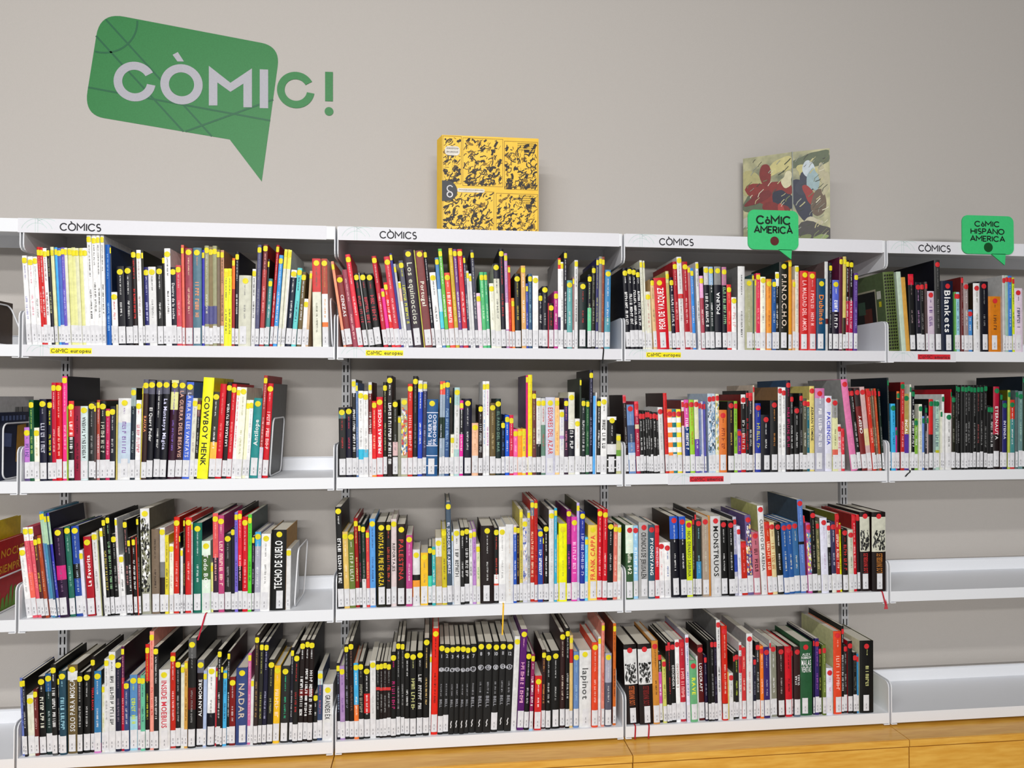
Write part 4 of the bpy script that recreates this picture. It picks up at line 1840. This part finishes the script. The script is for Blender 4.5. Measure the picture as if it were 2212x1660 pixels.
    def title(self):
        mb = MB()
        w, h = self.w, self.h
        lo, hi = (.068 if self.d['lab'] else .012) + .004, h - .032
        for o in self.d['ops']:
            k = o[0]
            if k == 'm':
                cap = min(w * .34, .0048)
                span = hi - lo
                r1 = self.rnd.uniform(.25, .42)
                self.marks(mb, o[1], hi - span * r1, hi, cap * .8)
                self.marks(mb, o[1], lo + span * self.rnd.uniform(.02, .15), lo + span * self.rnd.uniform(.42, .55), cap * 1.15)
            elif k == 'M':
                span = hi - lo
                self.marks(mb, o[1], lo + span * .04, lo + span * self.rnd.uniform(.62, .8), min(w * .56, .012))
                self.marks(mb, o[1], hi - span * .14, hi, min(w * .25, .004))
            elif k in 'tT':
                txt = o[2].replace('_', ' ')
                self.line(mb, txt, o[1], lo, hi - .004, min(w * .49, .024), k == 'T')
            elif k == 'u':
                txt = o[2].replace('_', ' ')
                self.line(mb, txt, o[1], lo - .004, h * .48, w * .42, True)
            elif k == 'V':
                rows = o[2].split('/')
                for i, rtxt in enumerate(rows):
                    za, zb = (lo + .01, lo + .11) if 'STAR' in rows[0] else (h * .41, h * .80)
                    cap = w * .3
                    self.line(mb, rtxt.replace('_', ' '), o[1], za, zb, cap, True, (i - .5) * w * .42)
            elif k == 'H':
                for i, rtxt in enumerate(o[2].split('/')):
                    cap = .009 if i < 2 else .021
                    z = h - (.05, .0615, .086, .110)[i]
                    V, F, L = text_run(rtxt)
                    sx = min(w * .78 / L, cap * .9)
                    m = print_mat(o[1], .5)
                    for f in F:
                        mb.face([self.P(w / 2 + (V[q][0] - L / 2) * sx, z + V[q][1] * cap, .0008) for q in f], m)
            elif k == 'B':
                m = print_mat('b9bac0', .5)
                V, F, L = text_run(o[1])
                for f in F:
                    mb.face([self.P(w / 2 + (V[q][0] - L / 2) * .011, h - .046 + V[q][1] * .012, .0008) for q in f], m)
                c = h * .72
                for q in stroke_quads(arc(w / 2, c, min(.0085, w * .36), 0, 360, 16), .002):
                    mb.face([self.P(p.x, p.y, .0008) for p in q], m)
                self.art(mb, ['b9bac0', '888890'], c - .006, c + .006, 9)
                self.marks(mb, '99999f', h * .42, h * .56, w * .24)
                self.line(mb, 'BELL', '9a9ba2', h * .27, h * .42, w * .42)
                if not self.d['lab']:
                    for q in stroke_quads([(w * .4, .022), (w * .52, .030), (w * .42, .036), (w * .58, .046)], .003):
                        mb.face([self.P(p.x, p.y, .0008) for p in q], print_mat('d5d5d8', .5))
            elif k == 'q':
                self.art(mb, o[1].split(','), lo if self.d['lab'] else .01, hi, int(2.2e4 * w * (hi - lo)) + 20)
            elif k == 'a':
                a, b, c = o[1].split('-')
                z0, z1 = float(a) / 100 * h, float(b) / 100 * h
                self.art(mb, [c, c, '555555'], z0 + .004, z0 + (z1 - z0) * .62, int(1.3e4 * w * (z1 - z0)))
                self.art(mb, [c], z1 + .003, h - .004, 8)
            elif k == 'g':
                m = print_mat(o[1], .5)
                nz, nx = 24, 4
                for i in range(nz):
                    for j in range(nx):
                        a, b = w * (.08 + .86 * j / nx), h * (.02 + .96 * i / nz)
                        mb.face([self.P(a, b), self.P(a + w * .15, b + h * .004), self.P(a + w * .15, b + h * .03), self.P(a, b + h * .026)], m)
        return mb if mb.f else None

    def ribbon(self):
        for o in self.d['ops']:
            if o[0] == 'R':
                mb = MB()
                m = print_mat(o[1], .6)
                x = self.w * .6
                L = {'A3': .085, 'B3': .105, 'B1': .052, 'D2': .022, 'C3': .05, 'C4': .045}.get(self.d['key'], .05)
                sl = {'A3': -.025, 'D2': -.02, 'C3': .012}.get(self.d['key'], -.004)
                yo = -.0042 - self.y      # the ribbon clears the shelf lip and hangs in front of it
                path = [(x, .004, .0012), (x, yo + .002, .0008), (x + sl * .1, yo, -.006), (x + sl * .5, yo - .0005, -L * .5), (x + sl, yo, -L)]
                hw, th = .0024, .0006
                for p, q in zip(path[:-1], path[1:]):
                    mb.box(0, 0, 0, 0, 0, 0, m)
                    mb.v[-8:] = [(p[0] - hw, p[1], p[2]), (p[0] + hw, p[1], p[2]), (p[0] + hw, p[1] + th, p[2] + th), (p[0] - hw, p[1] + th, p[2] + th),
                                 (q[0] - hw, q[1], q[2]), (q[0] + hw, q[1], q[2]), (q[0] + hw, q[1] + th, q[2] + th), (q[0] - hw, q[1] + th, q[2] + th)]
                if self.d['key'] == 'C3':      # frayed tassel end
                    for k in range(7):
                        x2 = x + sl + (k - 3) * .0022
                        mb.face([(x + sl, yo - .0015, -L * .5), (x2 + .001, yo - .0015 - k * 1e-4, -L - .012), (x2 - .001, yo - .0015 - k * 1e-4, -L - .012)], m)
                return mb
        return None

    def matrix(self):
        """stand on the lower corner of the lean"""
        a = R(self.d['a'])
        bay = ord(self.d['key'][0]) - 65
        z = ROWZ[int(self.d['key'][1])] + LIP
        rot = Matrix.Rotation(a, 4, 'Y')
        wx = self.w * math.cos(a)
        lift = self.w * math.sin(a) if a > 0 else 0
        y = self.y
        return Matrix.Translation((bay + self.d['x'], y, z + lift)) @ rot


# ---- wording
NAMES = [('black', '111113'), ('black', '222222'), ('charcoal', '3a3a3c'), ('grey', '888888'), ('light grey', 'bbbbbb'), ('white', 'e2e2e2'),
         ('cream', 'ddddbb'), ('red', 'cc2222'), ('bright red', 'dd3333'), ('dark red', '881122'), ('maroon', '552222'), ('crimson', 'aa1133'), ('pink', 'dd77aa'),
         ('magenta', 'cc2288'), ('orange', 'ee8833'), ('rust', 'aa4422'), ('coral', 'ee9977'), ('brown', '665533'), ('tan', 'cc9944'), ('yellow', 'eedd22'),
         ('mustard', 'ccaa33'), ('lime', '99cc33'), ('green', '338844'), ('dark green', '224433'), ('olive', '666633'), ('teal', '228888'), ('turquoise', '66cccc'),
         ('light blue', '77bbdd'), ('blue', '2255bb'), ('slate blue', '557799'), ('navy', '112244'), ('navy', '222255'), ('purple', '553388'), ('dark purple', '442244'),
         ('lilac', 'bb99cc'), ('sage green', '88aa88'), ('pale blue', 'bbccdd'), ('taupe', '998877')]


def cname(h):
    c = hexcol(h)
    return min(NAMES, key=lambda n: sum((a - b) ** 2 for a, b in zip(c, hexcol(n[1]))))[0]


def ordinal(n):
    return '%d%s' % (n, 'th' if 10 < n % 100 < 14 else {1: 'st', 2: 'nd', 3: 'rd'}.get(n % 10, 'th'))


REFS = {'A': ('yellow-book bay', 'under wall logo'), 'B': ('wall-logo bay', 'under yellow display book'),
        'C': ('yellow-book bay', 'under folded poster'), 'D': ('poster bay', 'under hispano sign')}

rows = parse()
allb = []
for key, lst in rows:
    for i, d in enumerate(lst):
        n = len(lst) - i if key[0] == 'A' else i + 1
        size = 'thick ' if d['w'] > .027 else 'slim ' if d['w'] < .011 else ''
        if d['h'] > .315:
            size = 'tall ' + size
        elif d['h'] < .205:
            size = 'short ' + size
        bands = [o[1].split('-')[2] for o in d['ops'] if o[0] == 'b']
        extra = ''
        if bands and cname(bands[0]) != cname(d['col']):
            extra = ' with %s band' % cname(bands[0])
        d['label'] = '%s%s book%s, %s from %s, %s shelf %s' % (size, cname(d['col']), extra, ordinal(n), REFS[key[0]][0], ROWNAME[int(key[1])], REFS[key[0]][1])
        if len(d['label'].split()) > 16:
            d['label'] = d['label'].replace(extra, '')
        d['row'] = key
        allb.append(d)
keep = set(id(d) for d in sorted(allb, key=lambda d: -d['w'] * d['h'])[:300])
GROUPS = {k: 'books on the %s shelf %s' % (ROWNAME[int(k[1])], REFS[k[0]][1]) for k, _ in rows}
rest = MB()
for n, d in enumerate(allb):
    b = Book(d, 1000 + n)
    parts = [('cover', b.cover()), ('page_block', b.pages()), ('dot_sticker', b.dot()), ('call_number_label', b.label()),
             ('spine_print', b.title()), ('bookmark_ribbon', b.ribbon())]
    M = b.matrix()
    if id(d) in keep:
        t = thing('comic_book', d['label'], 'book', (0, 0, 0), GROUPS[d['key']])
        t.matrix_world = M
        if any(o_[0] == 'g' for o_ in d['ops']):      # picture printed on the turned cover
            mb = MB()
            for e, (ya, yb, za, zb_), c_ in ((.0006, (.05, .19, .07, .24), 'a9a58c'), (.0009, (.056, .184, .077, .233), '1d1f1e'), (.0012, (.08, .13, .10, .17), '5c2f26'),
                                             (.0012, (.12, .165, .15, .2), '3f5a48'), (.0006, (.02, .045, .20, .23), 'c9cabd'), (.0006, (.02, .035, .17, .19), 'c9c22c')):
                mb.face([(-e, yb, za), (-e, ya, za), (-e, ya, zb_), (-e, yb, zb_)], print_mat(c_))
            mb.build('cover_picture', t)['kind'] = 'stuff'
        for nm, mb in parts:
            if mb and mb.f:
                o = mb.build(nm, t)
                if nm == 'spine_print':
                    o['kind'] = 'stuff'
    else:
        for nm, mb in parts:
            if mb and mb.f:
                rest.add(mb, M)
o = rest.build('comic_books')
tag(o, 'the many slimmer comic albums filling the gaps along the shelves', 'books', kind='stuff')

# ---- bookends at the ends of the rows
for lab, x, row, lean, h in (
        ('white wire bookend at the end of the top shelf under the wall logo', .9845, 1, -2.6, .17),
        ('white wire bookend beside the gap on the second shelf under the wall logo', .7771, 2, 3.5, .2),
        ('white wire bookend beside the gap on the third shelf under the wall logo', .862, 3, 3.5, .2),
        ('white wire bookend at the end of the top shelf under the yellow book', 1.9550, 1, 1, .2),
        ('white wire bookend at the end of the top shelf under the poster', 2.8922, 1, .8, .18),
        ('white wire bookend at the end of the bottom shelf under the yellow book', 1.9748, 4, .5, .2)):
    bookend(lab, x, row, lean, h)

# ---- the bay beyond, where covers are turned towards the room
def cover_book(label, x, row, w, h, depth, y, col, side, lean=0, deco=None):
    t = thing('comic_book', label, 'book', (x, y, ROWZ[row] + LIP), 'books in the bay with the leaning red cover')
    t.rotation_euler = (0, R(lean), 0)
    mb = MB()
    c, s_ = print_mat(col), print_mat(side)
    mb.box(0, .002, 0, depth, 0, h, s_)
    mb.box(w - .002, w, 0, depth, 0, h, s_)
    mb.box(.002, w - .002, 0, .002, 0, h, c)
    mb.build('cover', t)
    mb = MB()
    mb.box(.0021, w - .0021, .003, depth - .004, .003, h - .003, PAPER)
    mb.build('page_block', t)
    if deco:
        mb = MB()
        deco(mb, w + .0006, h, depth)
        mb.build('cover_print', t)['kind'] = 'stuff'
    return t


def deco_red(mb, x, h, d):
    yel = print_mat('e2a52a', .5)
    for txt, z, cap in (('NOCHE', .76, .026), ('DE', .66, .018), ('SIEMPRE', .545, .026)):
        V, F, L = text_run(txt)
        sc_ = min(cap, d * .86 / L)
        for f in F:
            mb.face([(x, d * .95 - (L - V[k][0]) * sc_, z * h + V[k][1] * cap) for k in f], yel)
    g = print_mat('5f8a2a', .5)
    rn = random.Random(3)
    for k in range(9):
        y0 = d * k / 9
        zt = h * rn.uniform(.2, .34)
        mb.face([(x, y0, .006), (x, y0 + d / 9, .006), (x, y0 + d / 9 - .004, zt), (x, y0 + .006, zt * rn.uniform(.8, 1))], g)


def deco_blue(mb, x, h, d):
    tan, lt = print_mat('b8862a', .5), print_mat('5a6a94', .5)
    mb.face([(x, d * .55, h * .25), (x, d * .95, h * .2), (x, d * .9, h * .82), (x, d * .6, h * .8)], tan)
    mb.face([(x, d * k_, z_) for k_, z_ in ((.15, h * .5), (.4, h * .48), (.42, h * .68), (.17, h * .7))], lt)
    for k in range(7):
        mb.face([(x, d * (.08 + k * .12), h * .88), (x, d * (.16 + k * .12), h * .88), (x, d * (.16 + k * .12), h * .95), (x, d * (.08 + k * .12), h * .95)], lt)


def deco_bar(mb, x, h, d):
    k_ = print_mat('2b2b30', .5)
    rn = random.Random(8)
    y = d * .5
    while y < d * .86:
        w = rn.choice((.003, .005, .008))
        mb.face([(x, y, h * .74), (x, y + w, h * .74), (x, y + w, h * .87), (x, y, h * .87)], k_)
        y += w + .004


cover_book('white album with a barcode on its back cover on the second shelf', -.098, 2, .012, .275, .225, .02, 'dddddd', 'b9b9bb', 0, deco_bar)
cover_book('dark blue album held by a wire bookend on the second shelf', -.085, 2, .016, .222, .17, .012, 'd8d8d8', '1b2340', 0, deco_blue)
cover_book('bright yellow album standing behind the red cover', -.128, 3, .012, .30, .2, .03, 'd8c01a', 'd2b818', 0)
cover_book('red album with yellow lettering and green border on its cover', -.113, 3, .014, .24, .2, .016, 'b5161c', 'b0161b', 2, deco_red)
cover_book('brown album leaning on the top shelf of the far bay', -.165, 1, .014, .16, .17, .06, '3a2a20', '3a2a1e', 0)
for lab, x, row, lean, h in (('white wire bookend leaning on the dark blue album', -.066, 2, 0, .185),
                             ('white wire bookend tilted against the brown album', -.0885, 1, -22, .16),
                             ('white wire bookend in front of the red album cover', -.094, 3, 3, .12)):
    bookend(lab, x, row, lean, h)
